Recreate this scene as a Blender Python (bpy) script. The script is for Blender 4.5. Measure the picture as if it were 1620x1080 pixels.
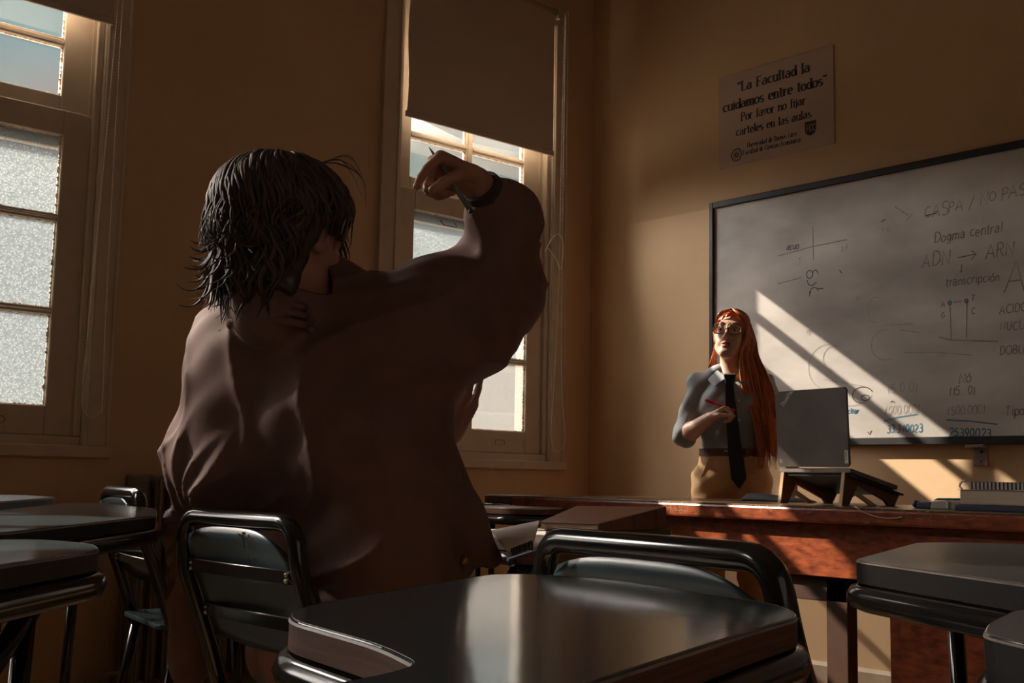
import bpy, bmesh, math, random
import numpy as np
from mathutils import Vector, Matrix

for o in list(bpy.data.objects):
    bpy.data.objects.remove(o, do_unlink=True)
SC = bpy.context.scene
COL = SC.collection
random.seed(7)
rng = np.random.default_rng(7)

# ------------------------------------------------------------------ camera
cam_d = bpy.data.cameras.new('camera')
cam_d.sensor_width = 36.0
cam_d.lens = 1839.5 / 1620.0 * 36.0
cam_d.clip_start = 0.02
cam = bpy.data.objects.new('camera', cam_d)
COL.objects.link(cam)
_r = Vector((0.6680493, 0.74386057, 0.01953427))
_f = Vector((-0.74044265, 0.66191587, 0.11667074))
_u = _r.cross(_f)
_m = Matrix((_r, _u, -_f)).transposed().to_4x4()
_m.translation = (0, 0, 0.86)
cam.matrix_world = _m
SC.camera = cam

# ------------------------------------------------------------------ world, sun, exposure
SC.view_settings.view_transform = 'Standard'
SC.view_settings.look = 'None'
SC.view_settings.gamma = 1.0
SC.view_settings.use_curve_mapping = False
SC.view_settings.exposure = 0.0
SC.cycles.use_denoising = True
SC.cycles.max_bounces = 10
SC.cycles.diffuse_bounces = 6
SC.cycles.transparent_max_bounces = 16
SC.cycles.caustics_reflective = False
SC.cycles.caustics_refractive = False
SC.cycles.sample_clamp_indirect = 6.0

world = bpy.data.worlds.new('sky')
SC.world = world
world.use_nodes = True
wn = world.node_tree
wn.nodes.clear()
w_out = wn.nodes.new('ShaderNodeOutputWorld')
w_bg = wn.nodes.new('ShaderNodeBackground')
w_tc = wn.nodes.new('ShaderNodeTexCoord')
w_sep = wn.nodes.new('ShaderNodeSeparateXYZ')
w_noi = wn.nodes.new('ShaderNodeTexNoise')
w_noi.inputs['Scale'].default_value = 5.0
w_noi.inputs['Detail'].default_value = 4.0
w_add = wn.nodes.new('ShaderNodeMath'); w_add.operation = 'MULTIPLY_ADD'
w_add.inputs[1].default_value = 0.16
w_ramp = wn.nodes.new('ShaderNodeValToRGB')
els = w_ramp.color_ramp.elements
els[0].position = 0.0; els[0].color = (0.34, 0.32, 0.30, 1)
els[1].position = 1.0; els[1].color = (0.13, 0.24, 0.28, 1)
e = els.new(0.365); e.color = (0.33, 0.275, 0.26, 1)
e = els.new(0.405); e.color = (0.21, 0.33, 0.34, 1)
wn.links.new(w_tc.outputs['Generated'], w_sep.inputs[0])
wn.links.new(w_tc.outputs['Generated'], w_noi.inputs['Vector'])
wn.links.new(w_noi.outputs['Fac'], w_add.inputs[0])
wn.links.new(w_sep.outputs['Z'], w_add.inputs[2])
wn.links.new(w_add.outputs[0], w_ramp.inputs[0])
wn.links.new(w_ramp.outputs['Color'], w_bg.inputs['Color'])
w_bg.inputs['Strength'].default_value = 1.0
wn.links.new(w_bg.outputs[0], w_out.inputs[0])


def aim_light(name, kind, loc, target, energy, color, **kw):
    d = bpy.data.lights.new(name, kind)
    d.energy = energy
    d.color = color
    for k, v in kw.items():
        setattr(d, k, v)
    o = bpy.data.objects.new(name, d)
    COL.objects.link(o)
    o.location = loc
    o.rotation_euler = (Vector(target) - Vector(loc)).to_track_quat('-Z', 'Y').to_euler()
    return o


SUN_DIR = Vector((1.0, 0.36, -0.738))
aim_light('sun', 'SUN', (-20, -6, 16), Vector((-20, -6, 16)) + SUN_DIR, 15.0, (1.0, 0.86, 0.70), angle=math.radians(0.53))
# added wide sun lamp: soft fill for the room along the sun's direction
aim_light('sun_soft_fill', 'SUN', (-20, -6, 17), Vector((-20, -6, 17)) + SUN_DIR, 23.0, (1.0, 0.92, 0.84), angle=math.radians(55))
# added spot outside, lighting the desk front through the first window
aim_light('added_spot', 'SPOT', (-18.4, -11.9, 14.3), (-2.42, 3.1, 0.60), 80000.0, (1.0, 0.82, 0.62),
          spot_size=math.radians(2.3), spot_blend=0.7, shadow_soft_size=0.08)
# second added spot, through the unseen third window, onto the seated man's back
aim_light('added_spot', 'SPOT', (-16.0, -6.60, 9.60), (-2.02, 0.98, 1.11), 30000.0, (1.0, 0.84, 0.70),
          spot_size=math.radians(2.4), spot_blend=0.8, shadow_soft_size=0.30)
# added weak area fill before the closed right-hand wall, lifting the dim parts
aim_light('right_fill', 'AREA', (2.5, 0.4, 1.9), (-2.0, 1.0, 1.2), 8.0, (1.0, 0.90, 0.80), shape='RECTANGLE', size=3.0, size_y=2.4)


# ------------------------------------------------------------------ materials
def nodes_of(m):
    m.use_nodes = True
    return m.node_tree.nodes, m.node_tree.links


def mat(name, color, rough=0.6, metal=0.0, var=0.12, scale=6.0, bump=0.0, bscale=40.0, spec=0.5, stretch=(1, 1, 1), color2=None, detail=5.0, coat=0.0, sheen=0.0):
    m = bpy.data.materials.new(name)
    n, l = nodes_of(m)
    b = n['Principled BSDF']
    b.inputs['Roughness'].default_value = rough
    b.inputs['Metallic'].default_value = metal
    b.inputs['Specular IOR Level'].default_value = spec
    b.inputs['Coat Weight'].default_value = coat
    b.inputs['Sheen Weight'].default_value = sheen
    tc = n.new('ShaderNodeTexCoord')
    mp = n.new('ShaderNodeMapping')
    mp.inputs['Scale'].default_value = stretch
    l.new(tc.outputs['Object'], mp.inputs[0])
    noi = n.new('ShaderNodeTexNoise')
    noi.inputs['Scale'].default_value = scale
    noi.inputs['Detail'].default_value = detail
    l.new(mp.outputs[0], noi.inputs['Vector'])
    ramp = n.new('ShaderNodeValToRGB')
    c2 = color2 or tuple(min(1, c * (1 + var)) for c in color)
    c1 = color if color2 else tuple(c * (1 - var) for c in color)
    ramp.color_ramp.elements[0].position = 0.3
    ramp.color_ramp.elements[1].position = 0.7
    ramp.color_ramp.elements[0].color = (*c1, 1)
    ramp.color_ramp.elements[1].color = (*c2, 1)
    l.new(noi.outputs['Fac'], ramp.inputs[0])
    l.new(ramp.outputs[0], b.inputs['Base Color'])
    if bump > 0:
        n2 = n.new('ShaderNodeTexNoise')
        n2.inputs['Scale'].default_value = bscale
        n2.inputs['Detail'].default_value = 4
        l.new(mp.outputs[0], n2.inputs['Vector'])
        bp = n.new('ShaderNodeBump')
        bp.inputs['Strength'].default_value = bump
        bp.inputs['Distance'].default_value = 0.01
        l.new(n2.outputs['Fac'], bp.inputs['Height'])
        l.new(bp.outputs[0], b.inputs['Normal'])
    return m


M = {}
M['wall'] = mat('ochre_wall_paint', (0.58, 0.40, 0.24), 0.75, var=0.06, scale=1.6, bump=0.15, bscale=9)
M['ceiling'] = mat('ceiling_paint', (0.55, 0.45, 0.32), 0.85, var=0.05)
M['floor'] = mat('worn_floor_boards', (0.27, 0.17, 0.09), 0.5, var=0.3, stretch=(1, 8, 1))
M['trim'] = mat('old_cream_paint', (0.56, 0.47, 0.37), 0.55, var=0.08, scale=9, bump=0.1, bscale=30)
M['putty'] = mat('flaking_putty', (0.40, 0.28, 0.17), 0.85, var=0.5, scale=60, bump=0.5, bscale=80)
M['blind'] = mat('blind_fabric', (0.50, 0.42, 0.33), 0.8, var=0.04, scale=3)
_n, _l = nodes_of(M['blind'])
_tl = _n.new('ShaderNodeBsdfTranslucent'); _tl.inputs[0].default_value = (0.55, 0.46, 0.36, 1)
_mx = _n.new('ShaderNodeMixShader'); _mx.inputs[0].default_value = 0.028
_l.new(_n['Principled BSDF'].outputs[0], _mx.inputs[1]); _l.new(_tl.outputs[0], _mx.inputs[2])
_l.new(_mx.outputs[0], _n['Material Output'].inputs[0])
M['chain'] = mat('bead_chain_plastic', (0.85, 0.78, 0.68), 0.4)
M['blackframe'] = mat('black_board_frame', (0.018, 0.018, 0.020), 0.45, var=0.3, scale=20)
M['bracket'] = mat('painted_steel_bracket', (0.32, 0.26, 0.22), 0.5, var=0.1)
M['chrome'] = mat('dark_steel_tube', (0.16, 0.15, 0.14), 0.22, metal=1.0, var=0.25, scale=14)
M['tube'] = mat('black_enamelled_tube', (0.012, 0.012, 0.012), 0.15, var=0.3, scale=20, spec=0.6)
M['bolt'] = mat('steel_bolt', (0.55, 0.52, 0.48), 0.3, metal=1.0)
M['laminate'] = mat('dark_teal_laminate', (0.040, 0.062, 0.070), 0.10, var=0.2, scale=7, bump=0.035, bscale=6, spec=0.55)
M['laminate2'] = mat('grey_laminate', (0.085, 0.085, 0.085), 0.28, var=0.2, scale=6, bump=0.05, bscale=6)
M['pale_lam'] = mat('pale_laminate', (0.55, 0.50, 0.44), 0.3, var=0.08)
M['ply'] = mat('plywood_edge', (0.115, 0.05, 0.028), 0.6, var=0.4, scale=10, stretch=(1, 1, 30))
M['dark_edge'] = mat('shade_dark_edge', (0.012, 0.010, 0.009), 0.45, var=0.3, scale=12)  # ply edge darkened to carry the shade on these tablet sides
M['lip'] = mat('worn_laminate_lip', (0.28, 0.22, 0.18), 0.5, var=0.3, scale=20)
M['seat_blue'] = mat('blue_grey_laminate', (0.045, 0.078, 0.095), 0.32, var=0.15, scale=5)
M['desk'] = mat('red_brown_varnished_wood', (0.115, 0.024, 0.010), 0.33, color2=(0.34, 0.085, 0.030), scale=26, stretch=(1.0, 2.5, 2.6), bump=0.12, bscale=14, detail=10)
M['desk_dark'] = mat('dark_stained_wood', (0.045, 0.018, 0.010), 0.5, var=0.3, scale=12)
M['wear'] = mat('worn_varnish_mark', (0.42, 0.25, 0.14), 0.6)
M['desktop'] = mat('worn_desktop_wood', (0.11, 0.07, 0.045), 0.22, color2=(0.20, 0.13, 0.085), scale=5, stretch=(1, 10, 10), bump=0.08, bscale=9, detail=8)
M['scratch'] = mat('bare_wood_scratch', (0.62, 0.46, 0.32), 0.6)
M['stand'] = mat('laptop_stand_wood', (0.12, 0.05, 0.025), 0.5, color2=(0.19, 0.085, 0.04), scale=8, stretch=(1, 1, 6))
M['stand_edge'] = mat('pale_ply_edge', (0.62, 0.42, 0.27), 0.6, var=0.15, scale=30)
M['laptop'] = mat('matt_black_laptop', (0.15, 0.138, 0.132), 0.42, var=0.18, scale=9)
M['key'] = mat('black_plastic', (0.02, 0.02, 0.02), 0.4)
M['silver'] = mat('silver_print', (0.62, 0.60, 0.58), 0.35)
M['white_label'] = mat('white_label', (0.80, 0.78, 0.75), 0.5)
M['screen'] = mat('dark_screen', (0.012, 0.013, 0.015), 0.12)
M['radiator'] = mat('radiator_paint', (0.20, 0.155, 0.11), 0.4, var=0.15)
M['sign'] = mat('printed_sign_board', (0.50, 0.36, 0.28), 0.55, var=0.04, scale=3)
M['print'] = mat('dark_print', (0.045, 0.038, 0.038), 0.6)
M['ink_brown'] = mat('faded_brown_ink', (0.26, 0.19, 0.165), 0.5, var=0.35, scale=50)
M['ink_faint'] = mat('wiped_grey_ink', (0.38, 0.34, 0.32), 0.5, var=0.25, scale=60)
M['ink_black'] = mat('black_ink', (0.035, 0.032, 0.032), 0.5, var=0.3, scale=50)
M['ink_blue'] = mat('blue_ink', (0.05, 0.17, 0.24), 0.5, var=0.3, scale=50)
M['base'] = mat('baseboard_paint', (0.50, 0.40, 0.29), 0.6, var=0.15, scale=10)
M['paper'] = mat('paper', (0.78, 0.72, 0.66), 0.8, var=0.05, scale=12)
M['pages'] = mat('book_page_block', (0.60, 0.45, 0.30), 0.8, var=0.25, scale=6, stretch=(1, 1, 120))
M['pages_pale'] = mat('pale_page_block', (0.66, 0.55, 0.45), 0.8, var=0.12, scale=6, stretch=(1, 1, 120))
M['cover_brown'] = mat('brown_book_cover', (0.19, 0.075, 0.05), 0.45, var=0.12)
M['cover_red'] = mat('dark_red_book_cover', (0.13, 0.022, 0.018), 0.4, var=0.15)
M['cover_green'] = mat('dark_green_book_cover', (0.05, 0.06, 0.03), 0.45)
M['cover_blue'] = mat('dark_blue_cover', (0.05, 0.055, 0.11), 0.5)
M['wire'] = mat('spiral_wire', (0.10, 0.09, 0.09), 0.3, metal=0.8)
M['teal'] = mat('teal_plastic', (0.02, 0.12, 0.14), 0.4)
M['clearplastic'] = mat('grey_plastic_case', (0.42, 0.38, 0.35), 0.3)
M['bluecap'] = mat('blue_plastic', (0.015, 0.05, 0.12), 0.25)
M['blackcloth'] = mat('black_cloth', (0.015, 0.015, 0.017), 0.7)
M['jacket'] = mat('brown_jacket_cloth', (0.155, 0.082, 0.066), 0.75, var=0.10, scale=20, bump=0.04, bscale=260)
M['cuff'] = mat('dark_rib_cuff', (0.045, 0.032, 0.030), 0.85)
M['khaki'] = mat('brown_trouser_cloth', (0.27, 0.135, 0.085), 0.8, var=0.12, scale=30, bump=0.1, bscale=200)
M['skin_m'] = mat('skin_tan', (0.40, 0.20, 0.145), 0.5, var=0.08, scale=14)
M['skin_w'] = mat('skin_fair', (0.62, 0.36, 0.26), 0.45, var=0.06, scale=20)
M['hair_dark'] = mat('dark_brown_hair', (0.042, 0.026, 0.019), 0.38, var=0.4, scale=25, spec=0.55)
M['hair_red'] = mat('red_orange_hair', (0.50, 0.105, 0.022), 0.36, color2=(0.72, 0.21, 0.05), scale=30, stretch=(1, 1, 0.1))
M['shirt'] = mat('blue_grey_shirt', (0.29, 0.31, 0.335), 0.8, var=0.07, scale=40, bump=0.08, bscale=200)
M['tie'] = mat('black_tie', (0.016, 0.018, 0.022), 0.55)
M['belt'] = mat('brown_leather_belt', (0.11, 0.045, 0.025), 0.45, var=0.2)
M['trouser_tan'] = mat('tan_trousers', (0.62, 0.38, 0.18), 0.8, var=0.08, scale=30, bump=0.08, bscale=160)
M['gold'] = mat('thin_brown_wire', (0.12, 0.075, 0.05), 0.35)
M['lip_w'] = mat('lips', (0.48, 0.15, 0.12), 0.4)
M['eye'] = mat('eye_white', (0.62, 0.56, 0.52), 0.25)
M['iris'] = mat('dark_iris', (0.03, 0.018, 0.012), 0.2)
M['brow'] = mat('eyebrow_hair', (0.22, 0.07, 0.03), 0.7)
M['red_pen'] = mat('red_plastic', (0.70, 0.025, 0.04), 0.3)
M['grey_pen'] = mat('grey_pen_barrel', (0.15, 0.14, 0.14), 0.35)
M['shoe'] = mat('dark_shoe_leather', (0.03, 0.02, 0.015), 0.4)
M['brass'] = mat('brass_button', (0.35, 0.19, 0.07), 0.35, metal=0.8)
M['facade'] = mat('white_render', (0.80, 0.80, 0.78), 0.8, var=0.04, scale=0.3)
M['facade_glass'] = mat('balcony_glass', (0.42, 0.52, 0.53), 0.2, var=0.1, scale=0.5)
M['facade_dark'] = mat('shaded_soffit', (0.50, 0.50, 0.49), 0.8)
M['ground'] = mat('pale_street', (0.62, 0.60, 0.57), 0.9)


def hair_material(name, lo, hi, rough):
    m = bpy.data.materials.new(name)
    n, l = nodes_of(m)
    b = n['Principled BSDF']
    b.inputs['Roughness'].default_value = rough
    g = n.new('ShaderNodeNewGeometry')
    rp = n.new('ShaderNodeValToRGB')
    rp.color_ramp.elements[0].color = (*lo, 1)
    rp.color_ramp.elements[1].color = (*hi, 1)
    l.new(g.outputs['Random Per Island'], rp.inputs[0])
    l.new(rp.outputs[0], b.inputs['Base Color'])
    return m


M['locks_red'] = hair_material('red_hair_strands', (0.20, 0.032, 0.010), (0.82, 0.27, 0.07), 0.34)
M['locks_dark'] = hair_material('dark_hair_strands', (0.014, 0.009, 0.007), (0.075, 0.045, 0.033), 0.58)


def wall_back_material():
    m = mat('ochre_wall_with_pale_patch', (0.60, 0.395, 0.215), 0.75, var=0.06, scale=1.6, bump=0.15, bscale=9)
    n, l = nodes_of(m)
    b = n['Principled BSDF']
    old = b.inputs['Base Color'].links[0].from_socket
    tc = n.new('ShaderNodeTexCoord')
    sep = n.new('ShaderNodeSeparateXYZ')
    l.new(tc.outputs['Object'], sep.inputs[0])
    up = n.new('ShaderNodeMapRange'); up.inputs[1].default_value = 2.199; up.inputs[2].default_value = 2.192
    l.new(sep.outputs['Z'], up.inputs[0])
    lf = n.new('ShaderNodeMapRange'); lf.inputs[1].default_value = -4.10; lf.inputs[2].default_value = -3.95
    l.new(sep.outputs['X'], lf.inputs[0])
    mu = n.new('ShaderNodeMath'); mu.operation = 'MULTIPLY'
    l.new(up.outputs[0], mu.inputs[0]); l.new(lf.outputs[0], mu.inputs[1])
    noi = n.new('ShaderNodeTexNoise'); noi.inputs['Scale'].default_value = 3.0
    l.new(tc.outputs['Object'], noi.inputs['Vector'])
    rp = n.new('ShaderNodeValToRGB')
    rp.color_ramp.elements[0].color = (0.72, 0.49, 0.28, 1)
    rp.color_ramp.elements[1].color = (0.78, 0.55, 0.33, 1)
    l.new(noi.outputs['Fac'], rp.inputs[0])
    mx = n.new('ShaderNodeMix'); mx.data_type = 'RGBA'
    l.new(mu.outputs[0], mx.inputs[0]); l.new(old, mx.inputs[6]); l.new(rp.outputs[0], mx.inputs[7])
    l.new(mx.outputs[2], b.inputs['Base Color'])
    return m


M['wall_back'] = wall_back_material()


def whiteboard_material():
    m = mat('whiteboard_surface', (0.70, 0.67, 0.64), 0.34, var=0.03, scale=3, spec=0.4)
    n, l = nodes_of(m)
    b = n['Principled BSDF']
    old = b.inputs['Base Color'].links[0].from_socket
    tc = n.new('ShaderNodeTexCoord')
    noi = n.new('ShaderNodeTexNoise'); noi.inputs['Scale'].default_value = 1.5; noi.inputs['Detail'].default_value = 6
    mp = n.new('ShaderNodeMapping'); mp.inputs['Scale'].default_value = (1.0, 1, 2.2); mp.inputs['Rotation'].default_value = (0, 0.5, 0)
    l.new(tc.outputs['Object'], mp.inputs[0]); l.new(mp.outputs[0], noi.inputs['Vector'])
    rp = n.new('ShaderNodeValToRGB')
    rp.color_ramp.elements[0].position = 0.35; rp.color_ramp.elements[1].position = 0.65
    rp.color_ramp.elements[0].color = (0.42, 0.41, 0.40, 1)
    rp.color_ramp.elements[1].color = (1, 1, 1, 1)
    l.new(noi.outputs['Fac'], rp.inputs[0])
    mx = n.new('ShaderNodeMix'); mx.data_type = 'RGBA'; mx.blend_type = 'MULTIPLY'; mx.inputs[0].default_value = 0.8
    l.new(old, mx.inputs[6]); l.new(rp.outputs[0], mx.inputs[7])
    l.new(mx.outputs[2], b.inputs['Base Color'])
    return m


M['board'] = whiteboard_material()


def pane_material(name, clear, dust_col, dust, pattern=None):
    """glass: part of the light passes straight, part is scattered by dirt or by the pressed pattern"""
    m = bpy.data.materials.new(name)
    n, l = nodes_of(m)
    n.clear()
    out = n.new('ShaderNodeOutputMaterial')
    tr = n.new('ShaderNodeBsdfTransparent'); tr.inputs[0].default_value = (clear, clear, clear, 1)
    tl = n.new('ShaderNodeBsdfTranslucent'); tl.inputs[0].default_value = (*dust_col, 1)
    gl = n.new('ShaderNodeBsdfGlossy'); gl.inputs['Roughness'].default_value = 0.06 if pattern is None else 0.25
    mx = n.new('ShaderNodeMixShader'); mx.inputs[0].default_value = dust
    l.new(tr.outputs[0], mx.inputs[1]); l.new(tl.outputs[0], mx.inputs[2])
    mg = n.new('ShaderNodeMixShader'); mg.inputs[0].default_value = 0.05
    l.new(mx.outputs[0], mg.inputs[1]); l.new(gl.outputs[0], mg.inputs[2])
    l.new(mg.outputs[0], out.inputs[0])
    tc = n.new('ShaderNodeTexCoord')
    if pattern == 'pebble':
        vo = n.new('ShaderNodeTexVoronoi'); vo.inputs['Scale'].default_value = 120
        l.new(tc.outputs['Object'], vo.inputs['Vector'])
        rp = n.new('ShaderNodeValToRGB')
        rp.color_ramp.elements[0].position = 0.04; rp.color_ramp.elements[1].position = 0.34
        rp.color_ramp.elements[0].color = (0.115, 0.125, 0.125, 1)
        e3 = rp.color_ramp.elements.new(0.75); e3.color = tuple(c * 0.72 for c in dust_col) + (1,)
        rp.color_ramp.elements[1].color = (*dust_col, 1)
        l.new(vo.outputs['Distance'], rp.inputs[0])
        l.new(rp.outputs[0], tl.inputs[0])
        bp = n.new('ShaderNodeBump'); bp.inputs['Strength'].default_value = 0.5; bp.inputs['Distance'].default_value = 0.004
        l.new(vo.outputs['Distance'], bp.inputs['Height'])
        l.new(bp.outputs[0], gl.inputs['Normal']); l.new(bp.outputs[0], tl.inputs['Normal'])
    elif pattern == 'ribbed':
        wv = n.new('ShaderNodeTexWave'); wv.bands_direction = 'Z'; wv.inputs['Scale'].default_value = 48
        l.new(tc.outputs['Object'], wv.inputs['Vector'])
        rp = n.new('ShaderNodeValToRGB')
        rp.color_ramp.elements[0].color = tuple(c * 0.8 for c in dust_col) + (1,)
        rp.color_ramp.elements[1].color = tuple(min(1, c * 1.2) for c in dust_col) + (1,)
        l.new(wv.outputs['Fac'], rp.inputs[0]); l.new(rp.outputs[0], tl.inputs[0])
    else:
        noi = n.new('ShaderNodeTexNoise'); noi.inputs['Scale'].default_value = 4; noi.inputs['Detail'].default_value = 6
        l.new(tc.outputs['Object'], noi.inputs['Vector'])
        mr = n.new('ShaderNodeMapRange'); mr.inputs[3].default_value = dust * 0.6; mr.inputs[4].default_value = dust * 1.5
        l.new(noi.outputs['Fac'], mr.inputs[0]); l.new(mr.outputs[0], mx.inputs[0])
    return m


M['pane_clear'] = pane_material('dusty_clear_glass', 0.95, (0.50, 0.60, 0.62), 0.016)
M['pane_pebble'] = pane_material('pebbled_glass', 0.9, (0.066, 0.077, 0.081), 0.80, 'pebble')
M['pane_ribbed'] = pane_material('ribbed_glass', 0.9, (0.072, 0.070, 0.067), 0.82, 'ribbed')

# ------------------------------------------------------------------ object helpers


def link(name, me, m=None, parent=None, smooth=False):
    o = bpy.data.objects.new(name, me)
    COL.objects.link(o)
    if m is not None:
        me.materials.append(m)
    if parent is not None:
        o.parent = parent
        o.matrix_parent_inverse = Matrix.Identity(4)
        if parent.type == 'EMPTY' or True:
            # vertices are given in world space: undo the parents' own offset
            w = parent_world(parent)
            if w != Matrix.Identity(4):
                o.matrix_basis = w.inverted()
    if smooth:
        me.polygons.foreach_set('use_smooth', np.ones(len(me.polygons), dtype=bool))
    return o


def parent_world(p):
    w = p.matrix_basis.copy()
    while p.parent is not None:
        p = p.parent
        w = p.matrix_basis @ w
    return w


def thing(name, label, cat, loc=(0, 0, 0), group=None):
    o = bpy.data.objects.new(name, None)
    o.empty_display_size = 0.05
    COL.objects.link(o)
    o.location = loc
    o['label'] = label
    o['category'] = cat
    if group:
        o['group'] = group
    return o


def tag(o, label, cat, group=None):
    o['label'] = label
    o['category'] = cat
    if group:
        o['group'] = group
    return o


def struct(o):
    o['kind'] = 'structure'
    return o


class MB:
    """collects boxes, prisms and tubes in world space"""

    def __init__(self):
        self.v = []
        self.f = []

    def add(self, vs, fs):
        k = len(self.v)
        self.v += [tuple(map(float, p)) for p in vs]
        self.f += [tuple(i + k for i in f) for f in fs]
        return self

    def box(self, x0, x1, y0, y1, z0, z1):
        vs = [(x0, y0, z0), (x1, y0, z0), (x1, y1, z0), (x0, y1, z0), (x0, y0, z1), (x1, y0, z1), (x1, y1, z1), (x0, y1, z1)]
        return self.add(vs, [(3, 2, 1, 0), (4, 5, 6, 7), (0, 1, 5, 4), (1, 2, 6, 5), (2, 3, 7, 6), (3, 0, 4, 7)])

    def hexa(self, vs):
        return self.add(vs, [(3, 2, 1, 0), (4, 5, 6, 7), (0, 1, 5, 4), (1, 2, 6, 5), (2, 3, 7, 6), (3, 0, 4, 7)])

    def prism(self, poly, z0, z1):
        n = len(poly)
        vs = [(p[0], p[1], z0) for p in poly] + [(p[0], p[1], z1) for p in poly]
        fs = [tuple(range(n - 1, -1, -1)), tuple(range(n, 2 * n))] + [(i, (i + 1) % n, n + (i + 1) % n, n + i) for i in range(n)]
        return self.add(vs, fs)

    def extrude(self, poly, off):
        """planar polygon of 3-D points pushed along a vector"""
        n = len(poly)
        off = Vector(off)
        vs = [Vector(p) for p in poly] + [Vector(p) + off for p in poly]
        fs = [tuple(range(n - 1, -1, -1)), tuple(range(n, 2 * n))] + [(i, (i + 1) % n, n + (i + 1) % n, n + i) for i in range(n)]
        return self.add(vs, fs)

    def tube(self, pts, r, n=10, cap=True, flat=1.0):
        pts = [Vector(p) for p in pts]
        m = len(pts)
        rs = r if hasattr(r, '__len__') else [r] * m
        t0 = (pts[1] - pts[0]).normalized()
        ref = Vector((0, 0, 1)) if abs(t0.z) < 0.9 else Vector((1, 0, 0))
        nx = t0.cross(ref).normalized()
        vs = []
        for i in range(m):
            t = (pts[min(i + 1, m - 1)] - pts[max(i - 1, 0)]).normalized()
            nx = (nx - t * nx.dot(t))
            nx = nx.normalized() if nx.length > 1e-6 else t.orthogonal().normalized()
            ny = t.cross(nx)
            for k in range(n):
                a = 2 * math.pi * k / n
                vs.append(pts[i] + nx * (math.cos(a) * rs[i]) + ny * (math.sin(a) * rs[i] * flat))
        fs = []
        for i in range(m - 1):
            for k in range(n):
                fs.append((i * n + k, i * n + (k + 1) % n, (i + 1) * n + (k + 1) % n, (i + 1) * n + k))
        if cap:
            fs.append(tuple(range(n - 1, -1, -1)))
            fs.append(tuple((m - 1) * n + k for k in range(n)))
        return self.add(vs, fs)

    def ball(self, c, r, nu=12, nv=8, sc=(1, 1, 1)):
        c = Vector(c)
        vs = [c + Vector((0, 0, r * sc[2]))]
        for j in range(1, nv):
            th = math.pi * j / nv
            for i in range(nu):
                a = 2 * math.pi * i / nu
                vs.append(c + Vector((math.sin(th) * math.cos(a) * r * sc[0], math.sin(th) * math.sin(a) * r * sc[1], math.cos(th) * r * sc[2])))
        vs.append(c - Vector((0, 0, r * sc[2])))
        fs = [(0, 1 + i, 1 + (i + 1) % nu) for i in range(nu)]
        for j in range(nv - 2):
            for i in range(nu):
                a = 1 + j * nu
                fs.append((a + i, a + nu + i, a + nu + (i + 1) % nu, a + (i + 1) % nu))
        a = 1 + (nv - 2) * nu
        fs += [(len(vs) - 1, a + (i + 1) % nu, a + i) for i in range(nu)]
        return self.add(vs, fs)

    def ribbon(self, pts, w, normal, lift=0.0):
        """flat stroke of ink"""
        N = Vector(normal)
        pts = [Vector(p) + N * lift for p in pts]
        m = len(pts)
        ws = w if hasattr(w, '__len__') else [w] * m
        vs = []
        for i in range(m):
            t = (pts[min(i + 1, m - 1)] - pts[max(i - 1, 0)])
            t = t.normalized() if t.length > 1e-9 else Vector((1, 0, 0))
            s = N.cross(t) * (ws[i] / 2)
            vs += [pts[i] - s, pts[i] + s]
        return self.add(vs, [(2 * i, 2 * i + 2, 2 * i + 3, 2 * i + 1) for i in range(m - 1)])

    def build(self, name, m, parent=None, smooth=False, bevel=0.0, segs=2, fix=True):
        me = bpy.data.meshes.new(name)
        me.from_pydata(self.v, [], self.f)
        if fix or bevel:
            bm = bmesh.new()
            bm.from_mesh(me)
            if bevel:
                es = [e for e in bm.edges if len(e.link_faces) == 2 and e.calc_face_angle(0) > 0.6]
                bmesh.ops.bevel(bm, geom=es, offset=bevel, segments=segs, affect='EDGES', profile=0.5)
            bmesh.ops.recalc_face_normals(bm, faces=bm.faces)
            bm.to_mesh(me)
            bm.free()
        me.update()
        return link(name, me, m, parent, smooth)


def smooth_path(pts, n=6):
    """Catmull-Rom through the points"""
    P = [Vector(p) for p in pts]
    P = [P[0] * 2 - P[1]] + P + [P[-1] * 2 - P[-2]]
    out = []
    for i in range(1, len(P) - 2):
        for k in range(n):
            t = k / n
            a, b, c, d = P[i - 1], P[i], P[i + 1], P[i + 2]
            out.append(0.5 * ((2 * b) + (c - a) * t + (2 * a - 5 * b + 4 * c - d) * t * t + (3 * b - a - 3 * c + d) * t ** 3))
    out.append(P[-2])
    return out


def fillet(pts, r, n=5, closed=False):
    """polyline with rounded corners"""
    P = [Vector(p) for p in pts]
    out = []
    m = len(P)
    for i in range(m):
        if not closed and i in (0, m - 1):
            out.append(P[i])
            continue
        a, b, c = P[i - 1], P[i], P[(i + 1) % m]
        rr = r[i] if hasattr(r, '__len__') else r
        d1, d2 = (a - b), (c - b)
        q = min(rr, d1.length * 0.48, d2.length * 0.48)
        s, e2 = b + d1.normalized() * q, b + d2.normalized() * q
        for k in range(n + 1):
            t = k / n
            out.append(s * (1 - t) ** 2 + b * 2 * t * (1 - t) + e2 * t * t)
    return out


def inset(poly, d):
    """move a flat polygon (x, y) inwards"""
    n = len(poly)
    area = sum(poly[i][0] * poly[(i + 1) % n][1] - poly[(i + 1) % n][0] * poly[i][1] for i in range(n))
    s = 1 if area > 0 else -1
    out = []
    for i in range(n):
        a, b, c = Vector(poly[i - 1][:2]), Vector(poly[i][:2]), Vector(poly[(i + 1) % n][:2])
        t = (c - a)
        t = t.normalized() if t.length > 1e-9 else Vector((1, 0))
        nrm = Vector((-t.y, t.x)) * s
        q = b + nrm * d
        out.append((q.x, q.y))
    return out


# ------------------------------------------------------------------ signed-distance modelling for bodies, clothes and hair
def smin(a, b, k):
    h = np.clip(0.5 + 0.5 * (b - a) / k, 0, 1)
    return b + (a - b) * h - k * h * (1 - h)


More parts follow.
